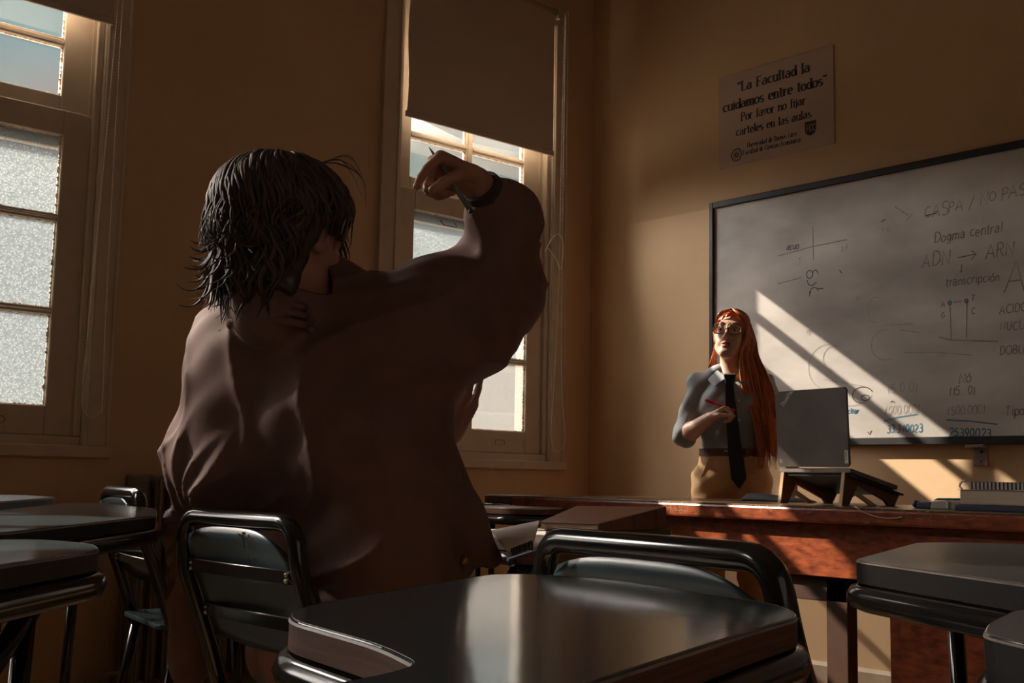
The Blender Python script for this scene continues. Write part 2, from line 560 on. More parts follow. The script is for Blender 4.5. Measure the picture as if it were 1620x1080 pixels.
def smax(a, b, k):
    return -smin(-a, -b, k)


def cone(P, a, b, r1, r2):
    a = np.asarray(a, np.float32); b = np.asarray(b, np.float32)
    ab = b - a
    t = np.clip(((P - a) @ ab) / max(float(ab @ ab), 1e-9), 0, 1)
    q = P - a - t[:, None] * ab
    return np.sqrt((q * q).sum(1)) - (r1 + (r2 - r1) * t)


def ell(P, c, r, axes=None):
    q = P - np.asarray(c, np.float32)
    if axes is not None:
        q = q @ np.asarray(axes, np.float32).T
    r = np.asarray(r, np.float32)
    k0 = np.sqrt(((q / r) ** 2).sum(1))
    k1 = np.sqrt(((q / (r * r)) ** 2).sum(1))
    return k0 * (k0 - 1) / np.maximum(k1, 1e-6)


def sdf_eval(P, prims):
    d = None
    for p in prims:
        kind, k = p[0], p[1]
        v = cone(P, *p[2:]) if kind == 'c' else ell(P, *p[2:])
        if d is None:
            d = v
        elif k > 0:
            d = smin(d, v, k)
        elif k == 0:
            d = np.minimum(d, v)
        else:
            d = smax(d, -v, -k)
    return d


def sdf_object(name, fn, lo, hi, h, m, parent=None, margin=0.03):
    """surface nets over the zero level of fn, evaluated only near the surface"""
    lo = np.asarray(lo, float); hi = np.asarray(hi, float)
    B = 12
    nb = np.ceil((hi - lo) / (h * B)).astype(int)
    n = nb * B + 1
    cx = [lo[i] + h * B * (np.arange(nb[i]) + 0.5) for i in range(3)]
    G = np.stack(np.meshgrid(*cx, indexing='ij'), -1).reshape(-1, 3).astype(np.float32)
    dc = fn(G).reshape(nb)
    V = np.repeat(np.repeat(np.repeat(np.where(dc < 0, -1.0, 1.0).astype(np.float32), B, 0), B, 1), B, 2)
    V = np.pad(V, ((0, 1),) * 3, mode='edge')
    lim = h * B * 0.87 * 1.25 + margin
    act = np.argwhere(np.abs(dc) < lim)
    loc = np.stack(np.meshgrid(*(np.arange(B + 1),) * 3, indexing='ij'), -1).reshape(-1, 3)
    for s in range(0, len(act), 64):
        ch = act[s:s + 64]
        idx = (ch[:, None, :] * B + loc[None]).reshape(-1, 3)
        P = (lo + idx * h).astype(np.float32)
        V[idx[:, 0], idx[:, 1], idx[:, 2]] = fn(P)
    ins = V < 0
    cnt = np.zeros(tuple(np.array(V.shape) - 1), np.int8)
    for dx in (0, 1):
        for dy in (0, 1):
            for dz in (0, 1):
                cnt += ins[dx:ins.shape[0] - 1 + dx, dy:ins.shape[1] - 1 + dy, dz:ins.shape[2] - 1 + dz]
    cells = np.argwhere((cnt > 0) & (cnt < 8))
    vid = np.full(cnt.shape, -1, np.int32)
    vid[cells[:, 0], cells[:, 1], cells[:, 2]] = np.arange(len(cells))
    acc = np.zeros((len(cells), 3)); num = np.zeros(len(cells))
    corners = [(x, y, z) for x in (0, 1) for y in (0, 1) for z in (0, 1)]
    for a in corners:
        for ax in range(3):
            if a[ax] == 0:
                b = list(a); b[ax] = 1
                va = V[cells[:, 0] + a[0], cells[:, 1] + a[1], cells[:, 2] + a[2]]
                vb = V[cells[:, 0] + b[0], cells[:, 1] + b[1], cells[:, 2] + b[2]]
                x = (va < 0) != (vb < 0)
                t = np.where(x, va / np.where(x, va - vb, 1), 0)
                p = np.tile(np.array(a, float), (len(cells), 1)); p[:, ax] += t
                acc += p * x[:, None]; num += x
    verts = lo + (cells + acc / np.maximum(num, 1)[:, None]) * h
    quads = []
    for ax in range(3):
        o1, o2 = [i for i in range(3) if i != ax]
        sl0 = [slice(1, -1)] * 3; sl1 = [slice(1, -1)] * 3
        sl0[ax] = slice(0, -1); sl1[ax] = slice(1, None)
        A, Bv = ins[tuple(sl0)], ins[tuple(sl1)]
        for flip, mask in ((0, A & ~Bv), (1, ~A & Bv)):
            e = np.argwhere(mask)
            if not len(e):
                continue
            e[:, o1] += 1; e[:, o2] += 1
            q = []
            for d1, d2 in ((-1, -1), (0, -1), (0, 0), (-1, 0)):
                c = e.copy(); c[:, o1] += d1; c[:, o2] += d2
                q.append(vid[c[:, 0], c[:, 1], c[:, 2]])
            q = np.stack(q, 1)
            if (flip == 1) != (ax == 1):
                q = q[:, ::-1]
            quads.append(q)
    Q = np.concatenate(quads)
    Q = Q[(Q >= 0).all(1)]
    me = bpy.data.meshes.new(name)
    me.vertices.add(len(verts)); me.vertices.foreach_set('co', verts.astype(np.float32).ravel())
    me.loops.add(Q.size); me.loops.foreach_set('vertex_index', Q.astype(np.int32).ravel())
    me.polygons.add(len(Q))
    me.polygons.foreach_set('loop_start', np.arange(0, Q.size, 4, dtype=np.int32))
    me.polygons.foreach_set('loop_total', np.full(len(Q), 4, np.int32))
    me.update(calc_edges=True)
    return link(name, me, m, parent, True)

# ------------------------------------------------------------------ a small stroke alphabet (units: cap height 1)
def arc(cx, cy, rx, ry, a0, a1, n=10):
    return [(cx + rx * math.cos(math.radians(a0 + (a1 - a0) * i / n)), cy + ry * math.sin(math.radians(a0 + (a1 - a0) * i / n))) for i in range(n + 1)]


XH = 0.64
_o = arc(.25, XH / 2, .23, XH / 2, 90, 450, 14)
G = {
    'a': (.56, [arc(.24, XH * .3, .2, XH * .3, 40, 360, 12), [(.08, XH * .88)] + arc(.26, XH * .74, .17, XH * .26, 120, 0, 6) + [(.43, 0), (.5, 0)]]),
    'b': (.55, [[(.08, 1), (.08, 0)], arc(.28, XH / 2, .21, XH / 2, 180, -180, 14)]),
    'c': (.48, [arc(.26, XH / 2, .22, XH / 2, 50, 310, 12)]),
    'd': (.55, [arc(.25, XH / 2, .21, XH / 2, 0, 360, 14), [(.46, 1), (.46, 0)]]),
    'e': (.52, [[(.05, XH * .52), (.46, XH * .52)] + arc(.26, XH / 2, .21, XH / 2, 5, 310, 12)]),
    'f': (.36, [arc(.3, .84, .14, .16, 60, 180, 6) + [(.16, 0)], [(.03, XH), (.32, XH)]]),
    'g': (.55, [arc(.25, XH * .55, .2, XH * .45, 0, 360, 12), [(.45, XH), (.45, -.1)] + arc(.25, -.1, .2, .16, 0, -150, 6)]),
    'h': (.56, [[(.09, 1), (.09, 0)], [(.09, XH * .6)] + arc(.28, XH * .66, .18, XH * .34, 150, 0, 6) + [(.46, 0)]]),
    'i': (.26, [[(.12, XH), (.12, 0)], [(.12, .82), (.121, .9)]]),
    'j': (.26, [[(.14, XH), (.14, -.1)] + arc(.02, -.1, .12, .12, 0, -110, 4), [(.14, .82), (.141, .9)]]),
    'k': (.52, [[(.09, 1), (.09, 0)], [(.44, XH), (.1, .25), (.46, 0)]]),
    'l': (.26, [[(.12, 1), (.12, 0)]]),
    'm': (.84, [[(.09, XH), (.09, 0)], [(.09, XH * .6)] + arc(.26, XH * .7, .16, XH * .3, 150, 0, 6) + [(.42, 0)], [(.42, XH * .6)] + arc(.58, XH * .7, .16, XH * .3, 150, 0, 6) + [(.74, 0)]]),
    'n': (.56, [[(.09, XH), (.09, 0)], [(.09, XH * .6)] + arc(.28, XH * .66, .18, XH * .34, 150, 0, 6) + [(.46, 0)]]),
    'o': (.52, [_o]),
    'p': (.55, [[(.08, XH), (.08, -.3)], arc(.28, XH / 2, .21, XH / 2, 180, -180, 14)]),
    'r': (.42, [[(.09, XH), (.09, 0)], [(.09, XH * .55)] + arc(.26, XH * .68, .16, XH * .32, 150, 40, 5)]),
    's': (.44, [arc(.22, XH * .74, .16, XH * .25, 40, 270, 8) + arc(.22, XH * .25, .17, XH * .25, 90, -140, 8)]),
    't': (.36, [[(.16, .86), (.16, .14)] + arc(.27, .14, .11, .14, 180, 300, 5), [(.03, XH), (.32, XH)]]),
    'u': (.56, [[(.08, XH), (.08, .2)] + arc(.26, .2, .18, .2, 180, 330, 6), [(.46, XH), (.46, 0)]]),
    'v': (.5, [[(.03, XH), (.24, 0), (.46, XH)]]),
    'x': (.5, [[(.04, XH), (.44, 0)], [(.44, XH), (.04, 0)]]),
    'y': (.5, [[(.03, XH), (.24, .02)], [(.46, XH), (.14, -.3)]]),
    'z': (.48, [[(.05, XH), (.42, XH), (.05, 0), (.44, 0)]]),
    'A': (.74, [[(.02, 0), (.34, 1), (.68, 0)], [(.14, .36), (.55, .36)]]),
    'B': (.66, [[(.1, 0), (.1, 1)], [(.1, 1)] + arc(.3, .76, .22, .24, 90, -90, 8) + [(.1, .52)] + arc(.32, .26, .26, .26, 90, -90, 8) + [(.1, 0)]]),
    'C': (.68, [arc(.38, .5, .34, .5, 48, 312, 14)]),
    'D': (.72, [[(.1, 0), (.1, 1)] + arc(.24, .5, .4, .5, 90, -90, 12) + [(.1, 0)]]),
    'E': (.62, [[(.1, 0), (.1, 1), (.54, 1)], [(.1, .52), (.46, .52)], [(.1, 0), (.56, 0)]]),
    'F': (.6, [[(.1, 0), (.1, 1), (.54, 1)], [(.1, .52), (.44, .52)]]),
    'G': (.72, [arc(.38, .5, .34, .5, 48, 340, 14) + [(.70, .45), (.44, .45)]]),
    'I': (.3, [[(.14, 0), (.14, 1)]]),
    'L': (.56, [[(.1, 1), (.1, 0), (.52, 0)]]),
    'N': (.74, [[(.08, 0), (.08, 1), (.62, 0), (.62, 1)]]),
    'O': (.76, [arc(.37, .5, .34, .5, 90, 450, 16)]),
    'P': (.6, [[(.1, 0), (.1, 1)] + arc(.28, .75, .24, .25, 90, -90, 8) + [(.1, .5)]]),
    'R': (.66, [[(.1, 0), (.1, 1)] + arc(.28, .76, .24, .24, 90, -90, 8) + [(.1, .52)], [(.28, .52), (.58, 0)]]),
    'S': (.6, [arc(.3, .76, .23, .24, 35, 270, 8) + arc(.3, .26, .25, .26, 90, -140, 8)]),
    'T': (.64, [[(.03, 1), (.6, 1)], [(.31, 1), (.31, 0)]]),
    'U': (.72, [[(.09, 1), (.09, .3)] + arc(.35, .3, .26, .3, 180, 360, 8) + [(.61, 1)]]),
    'V': (.68, [[(.02, 1), (.33, 0), (.64, 1)]]),
    'X': (.66, [[(.04, 1), (.6, 0)], [(.6, 1), (.04, 0)]]),
    'K': (.64, [[(.09, 1), (.09, 0)], [(.56, 1), (.1, .42), (.6, 0)]]),
    '0': (.6, [arc(.28, .5, .24, .5, 90, 450, 14)]),
    '1': (.36, [[(.06, .78), (.2, 1), (.2, 0)]]),
    '2': (.58, [arc(.27, .74, .22, .26, 160, -20, 8) + [(.05, 0), (.54, 0)]]),
    '3': (.56, [arc(.25, .76, .2, .24, 140, -90, 8) + arc(.25, .26, .24, .26, 90, -150, 8)]),
    '4': (.6, [[(.42, 0), (.42, 1), (.04, .3), (.56, .3)]]),
    '5': (.56, [[(.48, 1), (.12, 1), (.09, .58)] + arc(.26, .31, .23, .31, 130, -150, 10)]),
    '6': (.56, [[(.42, 1), (.12, .5)] + arc(.28, .28, .22, .28, 170, -190, 12)]),
    '7': (.54, [[(.05, 1), (.5, 1), (.2, 0)]]),
    '8': (.56, [arc(.27, .76, .19, .24, -90, 270, 12) + arc(.27, .26, .23, .26, 90, -270, 12)]),
    '9': (.56, [arc(.27, .7, .21, .3, 0, 360, 12), [(.48, .7), (.3, 0)]]),
    '.': (.22, [[(.08, .0), (.1, .06)]]),
    '(': (.36, [arc(.38, .45, .28, .62, 125, 235, 8)]),
    ')': (.36, [arc(-.04, .45, .28, .62, 55, -55, 8)]),
    '/': (.5, [[(.02, -.1), (.44, 1.1)]]),
    '-': (.44, [[(.05, .42), (.38, .42)]]),
    '\u201c': (.42, [[(.16, .98), (.06, .80)], [(.36, .98), (.26, .80)]]),
    '\u201d': (.42, [[(.12, .98), (.04, .80)], [(.32, .98), (.24, .80)]]),
    '\u2192': (1.7, [[(.1, .4), (1.5, .5)], [(1.1, .78), (1.5, .5), (1.15, .16)]]),
    '\u2193': (.5, [[(.2, 1.0), (.2, 0)], [(.05, .25), (.2, 0), (.36, .2)]]),
    '\u2022': (.4, [[(.12, .42), (.2, .46)]]),
    ' ': (.4, []),
}
ACC = {'\u00f3': 'o', '\u00e1': 'a', '\u00e9': 'e', '\u00ed': 'i'}


def text_width(t, sp=0.0):
    return sum(G[ACC.get(c, c)][0] + sp for c in t)


def put_text(mb, t, org, ux, uz, h, normal, w=None, serif=False, slant=0.0, jitter=0.0, sp=0.04, xq=1.0, rise=0.0, seed=1, lift=0.0006, thick=0.16, thin=0.07):
    """letters as flat strokes; ux, uz: directions along the line and up; h: cap height"""
    rnd = random.Random(seed)
    org, ux, uz = Vector(org), Vector(ux) * xq, Vector(uz)
    x = 0.0
    for ch in t:
        base = ACC.get(ch, ch)
        adv, strokes = G[base]
        strokes = list(strokes)
        if base != ch:
            strokes = strokes + [[(.22, XH + .1), (.36, XH + .28)]]
        jx, jy, js = rnd.uniform(-1, 1) * jitter * .3, rnd.uniform(-1, 1) * jitter, 1 + rnd.uniform(-1, 1) * jitter
        for st in strokes:
            pts = []
            for (u, v) in st:
                uu = (x + u * js + jx + slant * v + rnd.uniform(-1, 1) * jitter * .12)
                vv = v * js + jy + rise * (x + u) + rnd.uniform(-1, 1) * jitter * .12
                pts.append(org + ux * (uu * h) + uz * (vv * h))
            if serif:
                ws = []
                for i in range(len(st)):
                    a, b = st[max(i - 1, 0)], st[min(i + 1, len(st) - 1)]
                    dx, dy = b[0] - a[0], b[1] - a[1]
                    q = abs(dy) / (math.hypot(dx, dy) + 1e-9)
                    ws.append((thin + (thick - thin) * q ** 1.5) * h)
                mb.ribbon(pts, ws, normal, lift)
                for i, j in ((0, 1), (-1, -2)):
                    a, b = st[i], st[j]
                    dx, dy = a[0] - b[0], a[1] - b[1]
                    if abs(dy) > 0.93 * math.hypot(dx, dy) and abs(dy) > .12:
                        p = pts[i]
                        mb.ribbon([p - ux * (.15 * h), p + ux * (.15 * h)], thin * h, normal, lift)
            else:
                mb.ribbon(pts, w, normal, lift)
        x += adv + sp
    return mb


# ------------------------------------------------------------------ the room
XW, YB = -4.35, 4.45          # face of the window wall, face of the whiteboard wall
WIN = [(1, 1.22), (2, 3.64), (3, -.42), (4, -2.84)]
OPEN_H, OPEN_Z0, OPEN_Z1 = 0.515, 0.93, 3.26
X1, Y0, ZC = 2.6, -5.2, 4.3

mb = MB()
mb.box(XW - .25, XW, Y0, YB + .25, 0, OPEN_Z0).box(XW - .25, XW, Y0, YB + .25, OPEN_Z1, ZC)
ys = [Y0]
for _, yc in sorted(WIN, key=lambda w: w[1]):
    ys += [yc - OPEN_H, yc + OPEN_H]
ys.append(YB + .25)
for i in range(0, len(ys), 2):
    mb.box(XW - .25, XW, ys[i], ys[i + 1], OPEN_Z0, OPEN_Z1)
struct(mb.build('wall_left', M['wall'], fix=False))
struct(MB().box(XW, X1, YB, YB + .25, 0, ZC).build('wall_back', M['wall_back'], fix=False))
struct(MB().box(X1, X1 + .2, Y0, YB + .25, 0, ZC).build('wall_right', M['wall'], fix=False))
struct(MB().box(XW - .25, X1 + .2, Y0 - .2, Y0, 0, ZC).build('wall_rear', M['wall'], fix=False))
struct(MB().box(XW - .25, X1 + .2, Y0 - .2, YB + .25, -.15, 0).build('floor', M['floor'], fix=False))
struct(MB().box(XW - .25, X1 + .2, Y0 - .2, YB + .25, ZC, ZC + .2).build('ceiling', M['ceiling'], fix=False))
mb = MB().box(XW, X1, YB - .018, YB, 0, .085)
mb.hexa([(XW, YB - .018, .085), (X1, YB - .018, .085), (X1, YB, .085), (XW, YB, .085), (XW, YB - .006, .1), (X1, YB - .006, .1), (X1, YB, .1), (XW, YB, .1)])
struct(mb.build('baseboard_back', M['base']))
mb = MB().box(XW, XW + .018, Y0, YB - .018, 0, .1)
struct(mb.build('baseboard_left', M['base']))


def jag(mb, x, pts_in, pts_out, seed):
    pass


def sash(win, name, xc, z0, z1, rows, yc, bot, top, pane_mat, thick=.04, special=None, st=.4995):
    """one sliding sash: stiles and rails, then muntins, panes and putty as sub-parts"""
    hw = .37
    mb = MB()
    xa, xb = xc - thick / 2, xc + thick / 2
    mb.box(xa, xb, yc - st, yc - hw, z0, z1).box(xa, xb, yc + hw, yc + st, z0, z1)
    mb.box(xa, xb, yc - hw, yc + hw, z0, bot).box(xa, xb, yc - hw, yc + hw, top, z1)
    s = mb.build(name, M['trim'], win, bevel=.004, segs=1)
    edges = [bot] + [v for r in rows for v in r] + [top]
    MB().box(xa + .002, xb - .004, yc - .021, yc + .021, bot, top).box(xb - .006, xb + .002, yc - .009, yc + .009, bot, top).build('muntin', M['trim'], s, bevel=.003, segs=1)
    for lo, hi in rows:
        for sgn in (-1, 1):
            a, b = sorted((yc + sgn * .021, yc + sgn * hw))
            MB().box(xa + .002, xb - .004, a, b, lo, hi).box(xb - .006, xb + .003, a, b, lo + .010, hi - .010).build('muntin', M['trim'], s, bevel=.003, segs=1)
    R = random.Random(int(yc * 100 + z0 * 10))
    pt = MB()
    k = 0
    for i in range(0, len(edges), 2):
        lo, hi = edges[i], edges[i + 1]
        for sgn in (-1, 1):
            a, b = sorted((yc + sgn * .021, yc + sgn * hw))
            pm = pane_mat
            if special and k in special:
                pm = special[k]
            MB().add([(xc, a, lo), (xc, b, lo), (xc, b, hi), (xc, a, hi)], [(0, 1, 2, 3)]).build('pane', pm, s)
            k += 1
            # old putty: a ragged lip round each pane, thicker on the far side
            for (p, q, inn, wd) in (((b, lo), (b, hi), (-1, 0), .0065), ((a, lo), (a, hi), (1, 0), .003), ((a, lo), (b, lo), (0, 1), .0045), ((a, hi), (b, hi), (0, -1), .004)):
                m = 64
                vs, fs = [], []
                for j in range(m + 1):
                    t = j / m
                    y = p[0] + (q[0] - p[0]) * t
                    z = p[1] + (q[1] - p[1]) * t
                    d = wd * (0.45 + R.random() ** 2)
                    vs += [(xc + .012, y, z), (xc + .003, y + inn[0] * d, z + inn[1] * d), (xc + .001, y + inn[0] * d * .8, z + inn[1] * d * .8)]
                    if j:
                        o = 3 * j
                        fs += [(o - 3, o, o + 1, o - 2), (o - 2, o + 1, o + 2, o - 1)]
                pt.add(vs, fs)
    pt.build('putty', M['putty'], s)['kind'] = 'stuff'
    return s


def window(num, yc):
    w = bpy.data.objects.new('window_%d' % num, None)
    COL.objects.link(w)
    w.location = (XW, yc, .9)
    struct(w)
    xf = XW + .02
    for s in (-1, 1):
        a, b = sorted((yc + s * .50, yc + s * .60))
        c = MB().box(XW - .03, xf, a, b, .95, 3.27)
        c.box(xf - .002, xf + .007, *sorted((yc + s * .505, yc + s * .517)), .95, 3.27)
        c.box(xf - .002, xf + .005, *sorted((yc + s * .588, yc + s * .602)), .95, 3.38)
        c.build('casing', M['trim'], w, bevel=.003, segs=1)
        a, b = sorted((yc + s * .50, yc + s * .516))
        MB().box(XW - .25, XW - .03, a, b, .94, 3.25).build('jamb', M['trim'], w)
        a, b = sorted((yc + s * .474, yc + s * .50))
        MB().box(XW - .022, XW + .0, a, b, .985, 3.24).build('stop_bead', M['trim'], w, bevel=.004, segs=2)
        a, b = sorted((yc + s * .478, yc + s * .50))
        MB().box(XW - .068, XW - .063, a, b, .985, 3.24).build('parting_bead', M['trim'], w)
    MB().box(XW - .03, xf, yc - .60, yc + .60, 3.27, 3.38).build('casing', M['trim'], w, bevel=.004, segs=1)
    MB().box(XW - .25, XW - .03, yc - .5, yc + .5, 3.24, 3.26).build('jamb', M['trim'], w)
    MB().box(XW - .02, xf + .02, yc - .61, yc + .61, .905, .95).build('sill', M['trim'], w, bevel=.006, segs=2)
    MB().box(XW - .27, XW - .002, yc - .5, yc + .5, .93, .983).build('sill', M['trim'], w, bevel=.003, segs=1)
    ls = sash(w, 'lower_sash', XW - .042, .9835, 2.225, [(1.435, 1.462), (1.79, 1.82)], yc, 1.095, 2.125, M['pane_pebble'],
              special={0: M['pane_ribbed'], 1: M['pane_ribbed']} if num == 2 else None)
    sash(w, 'upper_sash', XW - .088, 2.085, 3.24, [(2.489, 2.523), (2.815, 2.849)], yc, 2.295, 3.14, M['pane_clear'], st=.4995)
    # recessed finger lift and a wire latch on the lower sash
    y, z, x = yc + .188, 1.036, XW - .022
    lift = MB()
    lift.box(x, x + .003, y - .04, y + .055, z - .028, z + .028)
    pl = lift.build('sash_lift', M['trim'], ls, bevel=.001, segs=1)
    pts = [(x + .004, y - .022 + .05 * i / 6, z + .012) for i in range(7)] + [(x + .004, y + .028 + .012 * math.sin(a), z + .012 * math.cos(a)) for a in [math.pi * i / 8 for i in range(1, 8)]] + [(x + .004, y + .028 - .05 * i / 6, z - .012) for i in range(7)]
    MB().tube(pts + [pts[0]], .003, 6).build('finger_cup', M['putty'], ls)
    y, z = yc - .165, 2.085
    MB().tube(fillet([(x - .004, y - .045, z + .012), (x + .012, y - .045, z - .004), (x + .014, y - .04, z - .012), (x + .014, y + .04, z - .012), (x + .012, y + .045, z - .004), (x - .004, y + .045, z + .012)], .01), .0028, 7).build('latch_wire', M['chrome'], ls, True)
    return w


for num, yc in WIN:
    window(num, yc)


# ------------------------------------------------------------------ roller blinds
def blind(yc, ya, yb, zb, label, chain, cord=False):
    xb = XW + .036
    t = thing('roller_blind', label, 'blind', (xb, yc, 3.33), 'roller blinds on the classroom windows')
    vs, fs = [], []
    m = 24
    for side in (0, 1):
        for i in range(m + 1):
            z = zb + .02 + (3.33 - zb - .02) * i / m
            for j in range(13):
                y = ya + .006 + (yb - ya - .012) * j / 12
                bow = .006 * math.sin(2.2 * i / m + 1.5 * j / 12) * (1 - i / m)
                edge = .006 * math.sin(i / m * 9) * (1 if j == 0 else 0)
                vs.append((xb - .0012 + .0022 * side + bow * .5, y + edge, z))
    n1 = 13
    off = (m + 1) * n1
    for i in range(m):
        for j in range(12):
            a = i * n1 + j
            fs += [(a, a + n1, a + n1 + 1, a + 1), (off + a, off + a + 1, off + a + n1 + 1, off + a + n1)]
    MB().add(vs, fs).build('fabric', M['blind'], t, True)
    MB().box(xb - .007, xb + .007, ya, yb, zb, zb + .03).build('bottom_bar', M['blind'], t, bevel=.004)
    MB().tube([(xb - .012, ya - .005, 3.335), (xb - .012, yb + .01, 3.335)], .021, 16).build('roller', M['blind'], t, True)
    MB().box(XW + .02, xb + .012, yb + .012, yb + .03, 3.30, 3.37).build('end_bracket', M['trim'], t, bevel=.004)
    MB().box(XW + .02, xb + .012, ya - .024, ya - .008, 3.30, 3.37).build('end_bracket', M['trim'], t, bevel=.004)
    path = smooth_path(chain, 14)
    mb = MB().tube(path, .0011, 5)
    acc = 0.0
    for a, b in zip(path[:-1], path[1:]):
        ln = (b - a).length
        while acc < ln:
            mb.ball(a + (b - a) * (acc / max(ln, 1e-9)), .0030, 6, 4)
            acc += .0125
        acc -= ln
    mb.build('bead_chain', M['chain'], t)
    if cord:
        c = smooth_path([(xb, 4.075, 2.03), (xb + .03, 4.09, 2.09), (xb + .035, 4.13, 2.125), (xb + .02, 4.18, 2.10), (xb + .01, 4.195, 2.03), (xb + .006, 4.18, 1.95), (xb + .004, 4.15, 2.0), (xb + .003, 4.09, 2.05), (xb, 4.075, 2.03)], 8)
        MB().tube(c, .0026, 6).build('pull_cord', M['chain'], t)
    return t


xc = XW + .058
blind(3.64, 3.157, 4.122, 2.545, 'cream roller blind pulled half down behind the raised arm', [(xc, 4.172, 3.33), (xc, 4.162, 2.7), (xc, 4.155, 1.9), (xc, 4.135, 1.4), (xc, 4.118, 1.15), (xc, 4.116, 1.08), (xc, 4.135, 1.015), (xc, 4.165, 1.0), (xc, 4.205, 1.03), (xc, 4.218, 1.09), (xc, 4.195, 1.25), (xc, 4.18, 1.6), (xc, 4.176, 2.4), (xc, 4.178, 3.33)], True)
blind(1.22, .74, 1.735, 2.585, 'cream roller blind at the top left corner over the left window', [(xc, 1.752, 3.33), (xc, 1.735, 2.5), (xc, 1.715, 1.8), (xc, 1.70, 1.35), (xc, 1.695, 1.12), (xc, 1.712, 1.07), (xc, 1.738, 1.055), (xc, 1.764, 1.075), (xc, 1.773, 1.12), (xc, 1.765, 1.5), (xc, 1.758, 2.4), (xc, 1.757, 3.33)])

# ------------------------------------------------------------------ radiator
rad = thing('radiator', 'cast iron column radiator on the wall below the left window', 'radiator', (-4.2, 2.3, 0))
first = None
for i in range(15):
    y = 1.89 + .058 * i
    if first is None:
        mb = MB()
        for x in (-4.265, -4.205, -4.145):
            mb.tube(fillet([(x, y, .09), (x, y, .14), (x, y, .80), (x, y, .845)], .02), 0.021, 8, flat=1.15)
        mb.box(-4.285, -4.125, y - .017, y + .017, .79, .85)
        mb.box(-4.285, -4.125, y - .017, y + .017, .09, .15)
        first = mb.build('radiator_section', M['radiator'], rad, True, bevel=.012)
        base_y = y
    else:
        c = first.copy()
        COL.objects.link(c)
        c.matrix_basis = Matrix.Translation((0, y - base_y, 0)) @ first.matrix_basis
MB().tube([(-4.205, 1.89, .12), (-4.205, 1.82, .12), (-4.205, 1.80, .1), (-4.205, 1.80, 0)], .013, 8).build('pipe', M['radiator'], rad, True)
for y in (1.89, 1.89 + .058 * 14):
    MB().box(-4.27, -4.14, y - .02, y + .02, 0, .1).build('foot', M['radiator'], rad, bevel=.01)

# ------------------------------------------------------------------ whiteboard with its writing
BX0, BX1, BZ0, BZ1 = -3.52, -.62, 1.028, 2.214
YS = 4.434
wb = thing('whiteboard', 'large whiteboard with black frame and half wiped handwriting on the end wall', 'whiteboard', (-2.07, 4.44, 1.6))
MB().box(BX0 + .012, BX1 - .012, YS, YB - .001, BZ0 + .012, BZ1 - .012).build('writing_surface', M['board'], wb)
for (a, b, c, d) in ((BX0, BX0 + .024, BZ0, BZ1), (BX1 - .024, BX1, BZ0, BZ1), (BX0 + .024, BX1 - .024, BZ1 - .03, BZ1), (BX0 + .024, BX1 - .024, BZ0, BZ0 + .032)):
    MB().box(a, b, YS - .014, YB - .001, c, d).build('frame_rail', M['blackframe'], wb, bevel=.003, segs=1)
for bx in (-2.19, -.95):
    br = MB()
    br.box(bx - .028, bx + .028, YB - .006, YB - .001, .945, 1.03)
    br.box(bx - .05, bx + .028, YS - .02, YB - .001, 1.014, 1.028)
    br.box(bx - .03, bx + .029, YB - .009, YB - .001, .944, .985)
    b = br.build('wall_bracket', M['bracket'], wb, bevel=.002, segs=1)
    MB().ball((bx + .004, YB - .007, 1.0), .007, 8, 5, (1, .4, 1)).build('screw', M['key'], b)
    MB().ball((bx + .003, YB - .010, .962), .004, 8, 5, (1, .4, 1)).build('screw', M['key'], b)
NB = (0, -1, 0)
UX, UZ = (1, 0, 0), (0, 0, 1)


def ink(name_m, items, w=.006):
    for it in items:
        mb = MB()
        if isinstance(it[0], str):
            t, p, h = it[:3]
            kw = dict(w=w, xq=.98, jitter=.07, slant=.12, seed=sum(map(ord, t)))
            kw.update(it[3] if len(it) > 3 else {})
            put_text(mb, t, (p[0], YS, p[2]), UX, UZ, h * .66, NB, **kw)
        else:
            mb.ribbon([(p[0], YS, p[2]) for p in it], w, NB, .0006)
        o = mb.build('marker_writing' if isinstance(it[0], str) else 'marker_line', M[name_m], wb, fix=False)
        if isinstance(it[0], str) and len(it[0]) > 1:
            o['kind'] = 'stuff'


def loop_at(p, rx, rz, a0=0, a1=360, n=18):
    return [(p[0] + rx * math.cos(math.radians(a0 + (a1 - a0) * i / n)), YS, p[2] + rz * math.sin(math.radians(a0 + (a1 - a0) * i / n))) for i in range(n + 1)]


